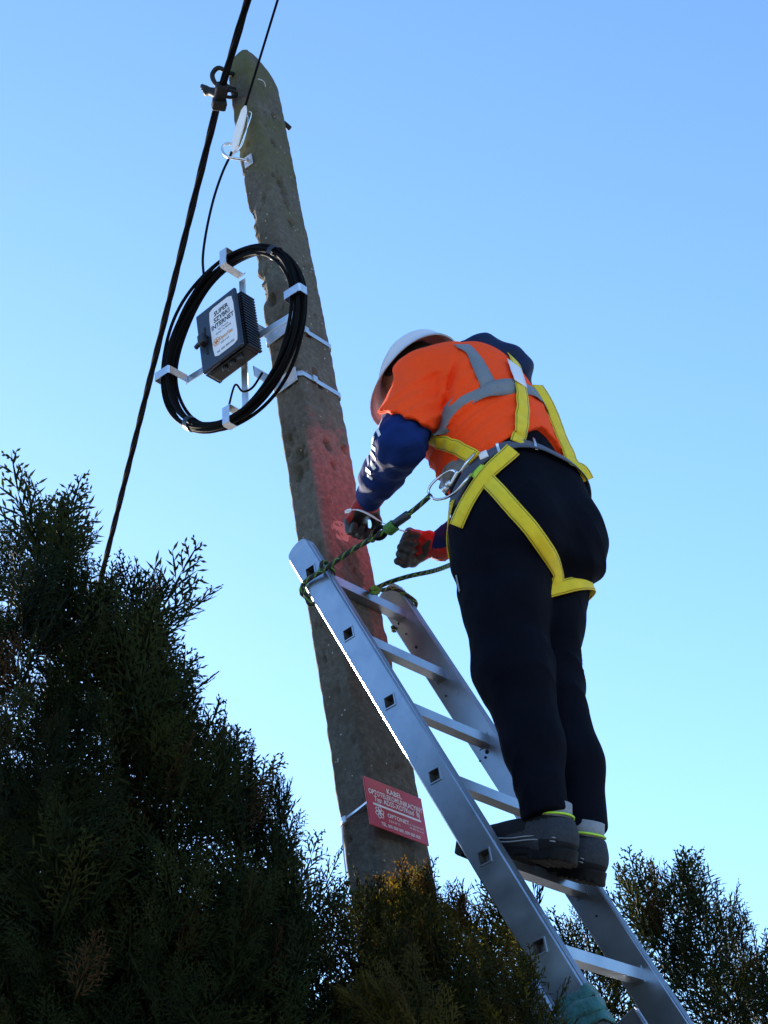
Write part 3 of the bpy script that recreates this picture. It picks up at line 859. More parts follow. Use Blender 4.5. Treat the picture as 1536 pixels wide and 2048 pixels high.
def nets(G, v):
    ins = v < 0; n = np.array(v.shape)
    c = np.zeros(n - 1, np.int8)
    C8 = [(i, j, k) for i in (0, 1) for j in (0, 1) for k in (0, 1)]
    def sl(o): return tuple(slice(o[i], n[i] - 1 + o[i]) for i in range(3))
    for o in C8: c += ins[sl(o)]
    mask = (c > 0) & (c < 8); cells = np.argwhere(mask)
    idx = np.full(mask.shape, -1, np.int64); idx[mask] = np.arange(len(cells))
    acc = np.zeros((len(cells), 3)); cnt = np.zeros(len(cells))
    val = {o: v[cells[:, 0] + o[0], cells[:, 1] + o[1], cells[:, 2] + o[2]] for o in C8}
    for a in C8:
        for ax in range(3):
            if a[ax]: continue
            b = list(a); b[ax] = 1; b = tuple(b)
            va, vb = val[a], val[b]; m = (va < 0) != (vb < 0); t = va[m] / (va[m] - vb[m])
            p = np.tile(np.array(a, float), (m.sum(), 1)); p[:, ax] = t
            acc[m] += p; cnt[m] += 1
    V = G.o + G.h * (cells + acc / cnt[:, None])
    F = []
    for ax in range(3):
        u, w = [(1, 2), (2, 0), (0, 1)][ax]
        s0 = [slice(None)] * 3; s1 = [slice(None)] * 3; s0[ax] = slice(0, -1); s1[ax] = slice(1, None)
        A = ins[tuple(s0)]; B = ins[tuple(s1)]
        for flip, m in ((False, A & ~B), (True, ~A & B)):
            e = np.argwhere(m)
            e = e[(e[:, u] > 0) & (e[:, w] > 0) & (e[:, u] < n[u] - 1) & (e[:, w] < n[w] - 1)]
            if not len(e): continue
            def cell(du, dw):
                q = e.copy(); q[:, u] += du; q[:, w] += dw; return idx[q[:, 0], q[:, 1], q[:, 2]]
            quad = np.stack([cell(-1, -1), cell(0, -1), cell(0, 0), cell(-1, 0)], 1)
            F.append(quad[:, ::-1] if flip else quad)
    F = np.concatenate(F); F = F[(F >= 0).all(1)]
    return V, F

# ---- skeleton (metres)
LHIP, RHIP = np.array([.112, -.572, 4.065]), np.array([.278, -.600, 4.075])
LKNEE, RKNEE = np.array([.112, -.518, 3.675]), np.array([.278, -.515, 3.690])
LANK, RANK = np.array([.122, -.505, 3.232]), np.array([.286, -.500, 3.215])
PEL, WAI = np.array([.200, -.612, 4.11]), np.array([.210, -.605, 4.335])
MID, CHE, UPP = np.array([.200, -.575, 4.49]), np.array([.198, -.520, 4.615]), np.array([.200, -.472, 4.702])
LSH, RSH = np.array([.030, -.498, 4.630]), np.array([.375, -.480, 4.672])
LELB, LWRI = np.array([-.080, -.445, 4.375]), np.array([.060, -.212, 4.400])
RELB, RWRI = np.array([.455, -.445, 4.43]), np.array([.300, -.250, 4.305])
HEAD = np.array([.192, -.378, 4.812])

def torso(G, g=0.0, low=WAI):
    t = G.chain([low, MID, CHE, UPP], [.133 + g, .132 + g, .127 + g, .098 + g], [1.42, 1.44, 1.45, 1.45], sm=.05)
    t = smin(t, G.cap(LSH, RSH, .072 + g, .072 + g), .08)
    t = smin(t, G.ell((.2, -.60, 4.59), (.15, .085, .15)) + .0 - g, .06)
    return t
def legs(G, g=0.0):
    L = G.chain([LHIP, (LHIP * .5 + LKNEE * .5) + [0, .0, 0], LKNEE, LKNEE * .5 + LANK * .5 + [0, -.012, 0], LANK + [0, 0, .03]], [.110 + g, .104 + g, .093 + g, .066 + g, .053 + g], sm=.04)
    R = G.chain([RHIP, (RHIP * .5 + RKNEE * .5), RKNEE, RKNEE * .5 + RANK * .5 + [0, -.012, 0], RANK + [0, 0, .03]], [.106 + g, .098 + g, .080 + g, .070 + g, .054 + g], sm=.04)
    p = G.cap(PEL, WAI, .126 + g, .134 + g, 1.40)
    b = smin(G.ell((.120, -.650, 4.05), (.110, .108, .13)), G.ell((.280, -.672, 4.05), (.110, .104, .13)), .05) - g
    b = smin(b, G.cap((.285, -.660, 4.12), (.305, -.640, 4.26), .102 + g, .100 + g), .05)
    p = smin(p, b, .06)
    p = smin(p, G.cap((.125, -.530, 3.99), (.195, -.540, 4.25), .100 + g, .112 + g, 1.15), .05)
    return smin(p, smin(L, R, .012), .05)

def build_person():
    th = thing('person', (.2, -.45, 3.19), 'worker in orange high visibility shirt, white helmet and dark trousers standing on the ladder', 'person')
    parts = {}
    # ---------------- trousers
    G = Grid((-.05, -.90, 3.23), (.48, -.36, 4.42), .0060)
    d = legs(G, .006)
    P = G.P
    # cloth folds: soft diagonal creases at knee, seat and stacked folds over the ankle
    kn = np.exp(-((P[2] - 3.68) / .10) ** 2) + 1.1 * np.exp(-((P[2] - 3.35) / .075) ** 2)
    wv = 2.2 * sines(P, 7, 21)
    q1 = 46 * P[2] + 30 * P[1] + 22 * P[0] + 1.5 * wv
    d = d + .0085 * kn * np.clip(.45 + sines(P, 11, 24), 0, 1) * (np.abs(np.sin(q1)) ** .6 - .6)
    q2 = 40 * P[0] + 26 * P[2] - 30 * P[1] + 1.8 * sines(P, 8, 25)
    d = d + .006 * np.exp(-((P[2] - 3.97) / .12) ** 2) * np.clip(.3 + sines(P, 9, 26), 0, 1) * (np.abs(np.sin(q2)) ** .6 - .6)
    seat = np.exp(-((P[2] - 3.95) / .07) ** 2)
    d = d + .003 * seat * np.sin(60 * P[2] - 34 * P[1] + wv)
    d = d + .003 * np.sin(34 * P[0] + 9 * P[2] + 2.5 * sines(P, 6, 8)) * np.exp(-((P[2] - 3.83) / .22) ** 2)
    d = d + .003 * sines(P, 22, 31)
    d = smax(d, -G.plane((0, 0, 3.264), (0, 0, 1)) * 1.0, .006)
    d = np.maximum(d, G.plane((.2, -.61, 4.30), (.12, -.05, 1)))
    V, F = nets(G, d)
    tr = parts['trousers'] = place('trousers', mesh('trousers', V, F, True), M['trousers'], th)
    # ---------------- sweatshirt: sleeves and the band below the shirt
    G = Grid((-.22, -.86, 4.20), (.62, -.14, 4.90), .0060)
    P = G.P
    d = torso(G, -.010)
    armL = G.chain([LSH, LSH * .45 + LELB * .55, LELB, LELB * .4 + LWRI * .6, LWRI], [.074, .072, .070, .056, .040], sm=.03)
    armR = G.chain([RSH, RSH * .45 + RELB * .55, RELB, RELB * .4 + RWRI * .6, RWRI], [.072, .064, .058, .050, .040], sm=.03)
    fold = .0018 * np.sin(70 * P[0] + 60 * P[1] - 48 * P[2] + 2 * sines(P, 9, 4)) + .003 * sines(P, 26, 5)
    bend = np.exp(-(((P[0] - LELB[0]) ** 2 + (P[1] - LELB[1]) ** 2 + (P[2] - LELB[2]) ** 2) / .012))
    rg = np.abs(np.sin(58 * P[2] - 40 * P[1] + 30 * P[0] + 2.2 * sines(P, 12, 14))) ** .6 - .6
    fold = fold + .0065 * np.clip(.4 + sines(P, 14, 15), 0, 1) * rg
    armL = armL + fold + .0035 * bend * np.sin(110 * P[2] + 50 * P[1])
    d = smin(smin(d, armL, .03), armR + fold, .03)
    V, F = nets(G, d)
    sw = parts['sweatshirt'] = place('sweatshirt', mesh('sweatshirt', V, F, True), [M['blue'], M['trousers']], th)
    ct = V[F].mean(1)
    dk = (ct[:, 2] < 4.50) & (ct[:, 0] > .02) & (ct[:, 0] < .40) & (ct[:, 1] < -.44)
    sw.data.polygons.foreach_set('material_index', dk.astype(np.int32)); sw.data.update()
    # ---------------- high visibility shirt
    G = Grid((-.20, -.86, 4.16), (.62, -.26, 4.92), .0055)
    P = G.P
    d = torso(G, .013, WAI - np.array([0, 0, .03]))
    # loose front hanging down over the belt
    d = smin(d, G.cap((.19, -.52, 4.34), (.19, -.47, 4.52), .10, .11, 1.35), .06)
    e = unit(LELB - LSH); hem = LSH * .33 + LELB * .67
    eR = unit(RELB - RSH); hemR = RSH * .45 + RELB * .55
    hA, hB = onx(780, 829, -.045), onx(870, 853, -.020); ab = unit(hB - hA)
    slL = np.maximum(G.cap(LSH, LSH * .10 + LELB * .90, .084, .088), G.plane((hA + hB) / 2 + e * .012, (e + EX * .50) - ab * ((e + EX * .50) @ ab)))
    slR = np.maximum(G.cap(RSH, RSH * .35 + RELB * .65, .084, .080), G.plane(hemR, eR))
    d = smin(smin(d, slL, .014), slR, .03)
    low = np.clip((4.60 - P[2]) / .2, 0, 1)
    w1 = -40 * P[0] + 62 * P[2] + 16 * P[1] + 2.6 * sines(P, 8, 41)
    amt = low * (.35 + .65 * np.clip(.5 + sines(P, 9, 45), 0, 1))
    d = d + .017 * amt * (np.abs(np.sin(w1)) ** .7 - .6) + .0045 * sines(P, 24, 42)
    w2 = 34 * P[0] + 30 * P[1] - 22 * P[2] + 2.2 * sines(P, 9, 46)
    d = d + .010 * (1 - low) * np.clip(.3 + sines(P, 8, 47), 0, 1) * (np.abs(np.sin(w2)) ** .7 - .6)
    arm = np.exp(-(((P[0] - .06) / .05) ** 2 + ((P[1] + .53) / .10) ** 2 + ((P[2] - 4.60) / .11) ** 2))
    d = d + .014 * arm * np.sin(60 * P[0] - 10 * P[2] + 1.5 * sines(P, 8, 43))
    # crease where the sleeve folds against the back
    g1, g2 = unit(ray(912, 730)), unit(ray(878, 850)); gn = unit(np.cross(g1, g2)); gc = onx(895, 790, .02)
    gd = G.plane(CAM, gn) + .006 * sines(P, 14, 49); gm = np.exp(-(((P[0] - gc[0]) ** 2 + (P[1] - gc[1]) ** 2 + (P[2] - gc[2]) ** 2) / .0095))
    d = d + gm * (.016 * np.exp(-(gd / .0075) ** 2) - .006 * np.exp(-((gd - .022) / .012) ** 2) - .006 * np.exp(-((gd + .022) / .012) ** 2))
    # sleeve hems and lower hem (higher at the back than in front)
    hc = 4.385 - np.clip(P[1] + .72, 0, .3) * .40 - .55 * np.clip(np.abs(P[0] - .23) - .03, 0, .3) + .004 * np.sin(40 * P[0])
    d = np.maximum(d, (hc - P[2]) * .9)
    d = np.maximum(d, -G.ell((.2, -.465, 4.875), (.088, .085, .12)))
    V, F = nets(G, d)
    sh = parts['shirt'] = place('high_visibility_shirt', mesh('high_visibility_shirt', V, F, True), M['orange'], th)
    # ---------------- hood lying on the upper back
    G = Grid((.0, -.80, 4.58), (.46, -.44, 4.93), .006); P = G.P
    d = G.chain([(.175, -.565, 4.775), (.225, -.608, 4.770), (.30, -.640, 4.728), (.335, -.628, 4.672)], [.034, .050, .054, .040], sm=.04)
    d = smin(d, G.chain([(.215, -.510, 4.760), (.26, -.55, 4.755), (.33, -.56, 4.715)], [.05, .055, .05], sm=.04), .04)
    d = d + .004 * np.sin(45 * P[0] - 55 * P[2] + 30 * P[1] + 2.5 * sines(P, 10, 51)) + .004 * sines(P, 30, 52)
    V, F = nets(G, d)
    parts['hood'] = place('hood', mesh('hood', V, F, True), M['hood'], th)
    # ---------------- body: one continuous skin surface under the clothes, head, arms, legs
    G = Grid((-.20, -.86, 3.16), (.62, -.06, 5.0), .0085)
    hf = unit(np.array([-.16, .84, -.46])); hu = unit(np.array([.0, .40, .88]) - hf * (np.array([.0, .62, .72]) @ hf)); hs = np.cross(hf, hu)
    HR = [hs, hf, hu]
    d = smin(torso(G, -.03), legs(G, -.028), .05)
    d = smin(d, G.chain([LSH, LELB, LWRI], [.055, .042, .028]), .03)
    d = smin(d, G.chain([RSH, RELB, RWRI], [.055, .042, .028]), .03)
    for W, dirn in ((LWRI, unit(np.array([.55, .75, .05]))), (RWRI, unit(np.array([-.55, .6, .15])))):
        d = smin(d, G.cap(W, W + dirn * .07, .026, .024), .02)
    for A in (LANK, RANK):
        d = smin(d, G.cap(A, A + np.array([0, .15, .040]), .024, .018), .02)
    d = smin(d, G.cap(UPP + np.array([0, .02, .02]), HEAD + hu * -.05, .060, .056), .04)
    head = G.ell(HEAD + hu * .015, (.076, .098, .108), HR)
    head = smin(head, G.ell(HEAD + hf * .03 - hu * .055, (.056, .070, .062), HR), .05)
    head = smin(head, G.cap(HEAD + hf * .094 + hu * .0, HEAD + hf * .116 - hu * .025, .012, .015), .02)
    for s_ in (-1, 1):
        head = smin(head, G.ell(HEAD + hs * .079 * s_ - hu * .012, (.010, .022, .033), HR), .008)
        head = smax(head, -G.ell(HEAD + hs * .032 * s_ + hf * .094 + hu * .012, (.018, .014, .011), HR), .012)
    head = smax(head, -G.ell(HEAD + hf * .104 - hu * .062, (.024, .010, .005), HR), .006)
    d = smin(d, head, .03)
    V, F = nets(G, d)
    place('body', mesh('body', V, F, True), M['skin'], th)
    G = Grid(HEAD - .14, HEAD + .15, .0055)
    d = G.ell(HEAD + hu * .02 - hf * .008, (.084, .103, .110), HR) + .004 * sines(G.P, 120, 61) + .003 * sines(G.P, 300, 62)
    d = smax(d, G.plane(HEAD + hf * .045, hf + hu * -.5), .01)
    d = np.maximum(d, -G.plane(HEAD - hu * .052, hu + hf * -.35))
    V, F = nets(G, d)
    place('hair', mesh('hair', V, F, True), M['hair'], th)
    # ---------------- helmet
    hc_ = HEAD + hu * .020
    v = []; f = []; nu, nv = 44, 14
    for shell in (0, 1):
        for j in range(nv + 1):
            ph = (j / nv) * math.radians(97)
            for i in range(nu):
                a = 2 * math.pi * i / nu
                r = math.sin(ph); rid = .004 * math.exp(-(math.sin(a) / .22) ** 2) * (1 if shell == 0 else 0)
                ls, lf, lu = .112 - .004 * shell, .138 - .004 * shell, .125 - .004 * shell
                brim = 0.0
                if j >= nv - 1:
                    brim = (.012 if j == nv - 1 else .022) + (.030 if math.cos(a - math.pi / 2) > 0 else .0) * max(0, math.sin(a)) ** 2 * (j - nv + 2) / 2
                p = hc_ + hs * (ls * r + brim) * math.cos(a) + hf * (lf * r + brim) * math.sin(a) + hu * ((lu + rid) * math.cos(ph) - (.006 if j == nv else 0))
                v.append(p)
    N0 = (nv + 1) * nu
    for sh_ in (0, 1):
        for j in range(nv):
            for i in range(nu):
                k = (i + 1) % nu; q = [sh_ * N0 + j * nu + i, sh_ * N0 + j * nu + k, sh_ * N0 + (j + 1) * nu + k, sh_ * N0 + (j + 1) * nu + i]
                f.append(tuple(q if sh_ else q[::-1]))
    for i in range(nu):
        k = (i + 1) % nu; f.append((nv * nu + i, nv * nu + k, N0 + nv * nu + k, N0 + nv * nu + i))
    hel = obj('helmet', (v, f), M['helmet'], th, True)
    hel['label'] = 'white safety helmet on the bowed head'
    P = [hc_ + hs * .085 * math.cos(t) + hu * (-.02 + .135 * math.sin(t)) + hf * .035 for t in np.linspace(math.pi * 1.0, math.pi * 2.0, 24)]
    Nn = [hs * math.cos(t) + hu * math.sin(t) for t in np.linspace(math.pi, 2 * math.pi, 24)]
    vv, ff, uv = ribbon(P, Nn, .016, .0018)
    obj('chin_strap', (vv, ff), M['black_plastic'], hel)

    # ---------------- gloves, five fingers each
    def glove(name, wrist, fw, pn, curl, spread, flip, thumb_out, lab, palm=.010):
        """fw: hand direction, pn: palm normal (towards the palm side), flip: +1 thumb on cross(fw,pn) side"""
        fw = unit(fw); pn = unit(pn - fw * (pn @ fw)); sd = np.cross(fw, pn) * flip
        c = wrist + fw * .05
        G = Grid(wrist + fw * .06 - .155, wrist + fw * .06 + .155, .0030)
        d = G.cap(wrist - fw * .030, wrist + fw * .012, .037, .030, 1.15, sd)
        d = smin(d, G.cap(wrist + fw * .022, wrist + fw * .078, .021, .019, 1.95, sd), .02)
        tips = []
        for k in range(4):
            L = [.074, .082, .077, .062][k]; off = (.031 - .0205 * k)
            b = wrist + fw * (.086 - .004 * abs(k - 1)) + sd * off * 1.02
            pts = [b]; ang = 0; p = b
            for s_, (fr, cu) in enumerate(((.44, curl[0]), (.31, curl[1]), (.25, curl[2]))):
                ang += cu * (1 + .07 * k); dirn = fw * math.cos(ang) + pn * math.sin(ang) + sd * spread * (1.5 - k) * .25
                p = p + unit(dirn) * L * fr; pts.append(p)
            d = smin(d, G.chain(pts, [.0125, .0118, .0108, .0092], sm=.006), .007)
            tips.append(pts)
        b = wrist + fw * .025 + sd * .030 + pn * .006
        t1 = b + unit(fw * .55 + sd * .75 * thumb_out + pn * .45) * .040; t2 = t1 + unit(fw * .85 + sd * .15 * thumb_out + pn * .45) * .032; t3 = t2 + unit(fw * .85 - sd * .2 + pn * .35) * .026
        d = smin(d, G.chain([b, t1, t2, t3], [.018, .0145, .0128, .0105], sm=.008), .014)
        d = d + .0012 * sines(G.P, 160, 71)
        V, F = nets(G, d)
        me = mesh(name, V, F, True)
        o = place(name, me, [M['glove_red'], M['glove_black']], th)
        # dipped coating: fingers and palm side
        ctr = V[F].mean(1) - wrist
        u = ctr @ fw; w_ = ctr @ pn
        coat = ((u > .074 + .01 * np.sin(ctr @ sd * 160)) | ((w_ > palm) & (u > .015)))
        me.polygons.foreach_set('material_index', coat.astype(np.int32)); me.update()
        if lab: o['label'] = lab
        # knit cuff
        cu = obj('cuff', tube([wrist - fw * .045, wrist - fw * .03, wrist - fw * .008, wrist + fw * .004], [.040, .0405, .039, .034], 24), M['glove_red'], o, True)
        return o, tips, (t1, t2, t3)
    gl, tipsL, thL = glove('glove', LWRI + np.array([.012, .02, .0]), np.array([.30, .90, -.20]), np.array([.30, -.10, -1.0]), (.9, 1.2, .8), .2, -1, .5, None)
    gr, tipsR, thR = glove('glove', RWRI + np.array([-.012, .012, .002]), np.array([-.70, .45, .15]), np.array([-.35, -.35, -.75]), (1.15, 1.35, .9), .1, -1, .6, None, .026)

    # ---------------- shoes
    def shoe(ank, sole_y, sole_z, x, pitch, yaw, lab):
        """sole_y, sole_z: a point of the sole's underside (on the rung); builds in shoe axes then turns it"""
        fwd = np.array([math.sin(yaw) * math.cos(pitch), math.cos(yaw) * math.cos(pitch), math.sin(pitch)])
        sd = np.array([math.cos(yaw), -math.sin(yaw), 0]); upv = np.cross(sd, fwd)
        org = np.array([x, sole_y, sole_z]) - fwd * .160          # heel end of the underside
        def W(V): return org + V[:, :1] * sd * 1.06 + V[:, 1:2] * fwd * 1.12 + V[:, 2:3] * upv
        G = Grid((-.085, -.03, -.02), (.085, .345, .20), .0042); P = G.P
        # outline half-width along the length
        yy = P[1]; t = np.clip(yy / .315, 0, 1)
        hw = .036 + .014 * np.sin(np.clip((t - .25) / .75, 0, 1) * math.pi) * 1.0 - .004 * np.exp(-((t - .4) / .12) ** 2)
        endc = np.maximum(np.maximum(.036 - yy, yy - .268), 0)
        rad = np.sqrt((np.maximum(np.abs(P[0] - .006 * t) - hw + .036, 0)) ** 2 + endc ** 2) - .040
        spring = .020 * np.clip((t - .72) / .28, 0, 1) ** 2
        so = np.maximum(rad, np.maximum(-(P[2] - spring), (P[2] - spring) - (.030 - .006 * np.sin(t * 3.1)))) - .002
        arch = (P[2] < .007) & (yy > .095) & (yy < .125)
        so = np.where(arch, np.maximum(so, .006 - P[2] + .002), so)
        so = so + .0015 * np.sign(np.sin(yy * 420)) * (P[2] < .006)
        V, F = nets(G, so)
        s_o = bpy.data.objects
        up_h = .062 + .075 * np.clip(1 - (t - .18) / .5, 0, 1) ** 1.2
        sh_ = G.chain([(0, .048, .055), (0, .13, .062), (.004, .20, .048), (.006, .262, .038)], [.043, .042, .040, .033], [1.0, 1.05, 1.16, 1.25], sm=.03)
        sh_ = smin(sh_, G.cap((0, .052, .05), (0, .062, .125), .041, .043), .04)
        sh_ = smin(sh_, G.cap((0, .11, .08), (0, .15, .075), .030, .026, 1.1), .04)
        sh_ = np.maximum(sh_, .020 - P[2] + spring * .9)
        sh_ = smax(sh_, G.plane((0, .06, .106), (0, .10, 1)), .008)
        sh_ = sh_ + .0015 * sines(P, 90, 81) + .002 * sines(P, 35, 82)
        V2, F2 = nets(G, sh_)
        up_o = place('shoe', mesh('shoe', W(V2), F2, True), [M['shoe'], M['shoe_grey']], th)
        ctr = V2[F2].mean(1)
        grey = ((ctr[:, 1] < .10) & (ctr[:, 2] > .045) & (ctr[:, 2] < .105 - .25 * (ctr[:, 1] - .02))) | (ctr[:, 2] < .058 + .012 * np.sin(ctr[:, 1] * 26)) & (ctr[:, 1] > .06)
        up_o.data.polygons.foreach_set('material_index', grey.astype(np.int32)); up_o.data.update()
        up_o['label'] = lab
        place('sole', mesh('sole', W(V), F, True), M['sole'], up_o)
        for k, zc in enumerate((.040, .049)):              # stitched lines round the side
            L = []
            for i in range(40):
                tt = i / 39; yq = .02 + .25 * tt; hwq = .0445 + .006 * math.sin(tt * 3.1)
                L.append((-hwq - .002, yq, zc + .004 * math.sin(tt * 9)))
            obj('stitching', tube(W(np.array(L)), .0019, 5), M['sock'], up_o, True)
        L = np.array([(.002 + .010 * math.sin(3.1 * i), .115 + .012 * i, .112 - .0075 * i) for i in range(9)])
        obj('laces', tube(W(catmull(L, 40)), .0028, 6), M['shoe_grey'], up_o, True)
        for nm, mt, z0, rr, tr_ in (('lime_collar_trim', M['lime'], .110, .0445, .0030),):
            L = np.array([(rr * math.cos(a), .062 + rr * 1.02 * math.sin(a), z0 - .006 * math.sin(a)) for a in np.linspace(0, 6.283, 40)[:-1]])
            obj(nm, tube(W(L), tr_, 6, True), mt, up_o, True)
        L = [(0, .058, .095), (0, .060, .12), (0, .062, .145)]
        obj('sock', tube(W(np.array(L)), [.044, .0435, .042], 24), M['sock'], up_o, True)
    shoe(LANK, -.389, 3.2005, .135, math.radians(23), math.radians(-3), 'grey and black work shoe nearest the camera')
    shoe(RANK, -.380, 3.2005, .282, math.radians(30), math.radians(3), 'work shoe on the far side of the rung')

    # ---------------- straps: pick the path on the clothes along the view rays, then build real webbing
    def bvh(objs):
        vs, fs = [], []
        for o in objs:
            me = o.data; n = len(vs); a = np.zeros(len(me.vertices) * 3, np.float32); me.vertices.foreach_get('co', a)
            vs += [tuple(p) for p in a.reshape(-1, 3).tolist()]
            fs += [tuple(i + n for i in p.vertices) for p in me.polygons]
        return BVHTree.FromPolygons(vs, fs)
    T_all = bvh([parts['trousers'], parts['shirt'], parts['sweatshirt']]); T_tr = bvh([parts['trousers']])
    T_ts = bvh([parts['trousers'], parts['shirt']]); T_sh = bvh([parts['shirt']]); T_sw = bvh([parts['sweatshirt']])
    def pick(t, px, py):
        q = ray(px, py); q_ = unit(q)
        hit = t.ray_cast(Vector(CAM), Vector(q_))
        if hit[0] is not None: return np.array(hit[0]), np.array(hit[1])
        best = None
        for dep in np.arange(3.9, 5.0, .02):
            p = CAM + q * dep; r = t.find_nearest(Vector(p))
            if best is None or r[3] < best[2]: best = (np.array(r[0]), np.array(r[1]), r[3])
        return best[0], best[1]
    def smooth(A, k, closed=False):
        for _ in range(k):
            B = A.copy()
            if closed: B = (np.roll(A, 1, 0) + 2 * A + np.roll(A, -1, 0)) / 4
            else: B[1:-1] = (A[:-2] + 2 * A[1:-1] + A[2:]) / 4
            A = B
        return A
    def strap(nm, t, pix, w, mat, parent, off=.004, n=70, thick=.0024, sm=14, lab=None, face=0.0, tail=None):
        pp = catmull(np.array([(a, b, 0) for a, b in pix], float), n)
        pn = [pick(t, a, b) for a, b, _ in pp]
        if tail is not None:
            tl = catmull([pn[-1][0]] + [np.array(q) for q in tail], 40)[1:]
            for q in tl:
                r_ = t.find_nearest(Vector(q)); pn.append((np.array(r_[0]), np.array(r_[1])))
        P = smooth(np.array([a for a, _ in pn]), sm + int(60 * face)); N = smooth(np.array([b for _, b in pn]), 24 + int(200 * face))
        for _ in range(3):                                  # lift clear of the cloth where smoothing cut into it
            for i in range(len(P)):
                r = t.find_nearest(Vector(P[i]))
                if r[0] is not None:
                    dd = (P[i] - np.array(r[0])) @ np.array(r[1])
                    if dd < off: P[i] += np.array(r[1]) * (off - dd) * .7
            P = smooth(P, 2 + int(8 * face))
        N = N + face * unit(CAM - P.mean(0))
        N = N / np.linalg.norm(N, axis=1, keepdims=True)
        v, f, uv = ribbon(P, N, w, thick)
        o = obj(nm, (v, f), mat, parent, True); set_uv(o, uv)
        if lab: o['label'] = lab
        return o
    def loop(nm, t, p3, ctr, w, mat, parent, inside, off=.005, n=96, thick=.0026, sm=8, lab=None, rmax=.5):
        a, b, c = p3; nn = unit(np.cross(b - a, c - a)); ctr = ctr - nn * ((ctr - a) @ nn)
        e1 = unit(a - ctr); e2 = np.cross(nn, e1); P = []; N = []
        for i in range(n):
            tt = 2 * math.pi * i / n; dr = e1 * math.cos(tt) + e2 * math.sin(tt)
            hit = t.ray_cast(Vector(ctr), Vector(dr)) if inside else t.ray_cast(Vector(ctr + dr * .235), Vector(-dr))
            q = np.array(hit[0]) if hit[0] is not None else ctr + dr * .15
            if np.linalg.norm(q - ctr) > rmax: q = ctr + dr * rmax
            P.append(q); N.append(dr)
        P = smooth(np.array(P), sm, True); P = P + np.array(N) * off
        v, f, uv = ribbon(P, N, w, thick, True)
        o = obj(nm, (v, f), mat, parent, True); set_uv(o, uv)
        if lab: o['label'] = lab
        return o
    # reflective tape on the shirt
    rt = M['reflective']
    strap('reflective_tape', T_sh, [(922, 690), (945, 708), (962, 740), (980, 778)], .050, rt, sh, .0015, 50, .0010, 6)
    strap('reflective_tape', T_sh, [(882, 868), (892, 840), (912, 813), (945, 793), (990, 778), (1030, 774), (1066, 785), (1096, 808), (1118, 838)], .050, rt, sh, .0030, 110, .0010, 16)
    strap('reflective_tape', T_sh, [(938, 925), (905, 938), (885, 965), (872, 1005)], .040, rt, sh, .0015, 50, .0010, 6)
    # harness
    hn = thing('safety_harness', (0, 0, 0), '', '')
    del hn['label']
    hn.parent = th; hn.location = -th.location; hn.name = 'safety_harness'
    yl, bl = M['yellow_webbing'], M['grey_belt_webbing']
    b3 = [pick(T_all, *p)[0] for p in ((950, 935), (1060, 893), (1165, 950))]
    loop('waist_belt', T_all, b3, np.array([.2, -.61, 4.3]), .046, bl, hn, False, .006, 120, .003, 10, 'grey waist belt')
    strap('shoulder_strap', T_all, [(1020, 705), (1032, 745), (1041, 790), (1043, 835), (1034, 888)], .044, yl, hn, .006)
    strap('shoulder_strap', T_all, [(1075, 770), (1100, 812), (1132, 862), (1160, 912), (1172, 962)], .044, yl, hn, .012, face=1.0)
    strap('chest_strap', T_sh, [(848, 868), (875, 882), (910, 893), (950, 916)], .042, yl, hn, .006)
    strap('side_strap', T_all, [(1024, 905), (1005, 925), (975, 957), (945, 1002), (920, 1055)], .044, yl, hn, .013, face=.7)
    strap('leg_strap', T_tr, [(955, 940), (985, 972), (1020, 1010), (1055, 1050), (1088, 1095), (1106, 1128), (1113, 1150)], .044, yl, hn, .006, 80,
          tail=[(.200, -.60, 3.93), (.180, -.52, 3.93), (.13, -.44, 4.0), (.06, -.45, 4.10), (.03, -.50, 4.2)])
    r3 = [pick(T_tr, *p)[0] for p in ((1130, 1168), (1160, 1168), (1188, 1163))]
    dv = unit(r3[2] - r3[0]); vw = unit(r3[1] - CAM); hz = unit(np.array([vw[0], vw[1], 0]) - dv * (dv[0] * vw[0] + dv[1] * vw[1])); vv_ = unit(.5 * unit(vw - dv * (vw @ dv)) + .5 * hz)
    pc = r3[1] + vv_ * .085
    loop('leg_strap', T_tr, [r3[1], r3[1] + dv * .05, r3[1] + vv_ * .05], pc, .040, yl, hn, True, .006, 80, .0026, 10, None, .125)
    # sewn label on the shoulder strap, belt keepers, buckle
    o = strap('sewn_label', T_all, [(1023, 732), (1030, 752), (1036, 772)], .054, M['label_white'], hn, .0105, 16, .0012, 4)
    strap('belt_keeper', T_all, [(1062, 882), (1068, 905)], .008, M['zinc'], hn, .012, 10, .002, 2)
    strap('belt_keeper', T_all, [(993, 892), (1000, 914)], .008, M['zinc'], hn, .012, 10, .002, 2)
    strap('belt_stitching', T_all, [(962, 918), (968, 915), (977, 911)], .024, M['label_white'], hn, .0115, 10, .0012, 2)
    strap('strap_tab', T_all, [(952, 958), (962, 946), (970, 938)], .020, M['lime'], hn, .012, 12, .003, 3)
    strap('pocket_piping', T_tr, [(914, 1150), (917, 1168), (921, 1183)], .008, M['sock'], tr, .002, 12, .0015, 2)
    # white marks along the forearm sleeve
    mb = MB()
    for (ax_, ay, bx, by, w) in ((764, 840, 754, 862, .013), (752, 852, 760, 872, .009), (748, 872, 744, 890, .012), (740, 890, 752, 900, .012), (742, 905, 752, 918, .014), (735, 912, 738, 930, .010), (742, 924, 750, 938, .016), (732, 938, 742, 946, .014), (735, 950, 745, 958, .010)):
        pn = [pick(T_sw, ax_ + (bx - ax_) * t, ay + (by - ay) * t) for t in np.linspace(0, 1, 6)]
        v, f, uv = ribbon(np.array([a + b * .001 for a, b in pn]), np.array([b for _, b in pn]), w, .0008)
        mb.add(v, f)
    obj('sleeve_marks', mb.get(), M['ink_white'], sw)
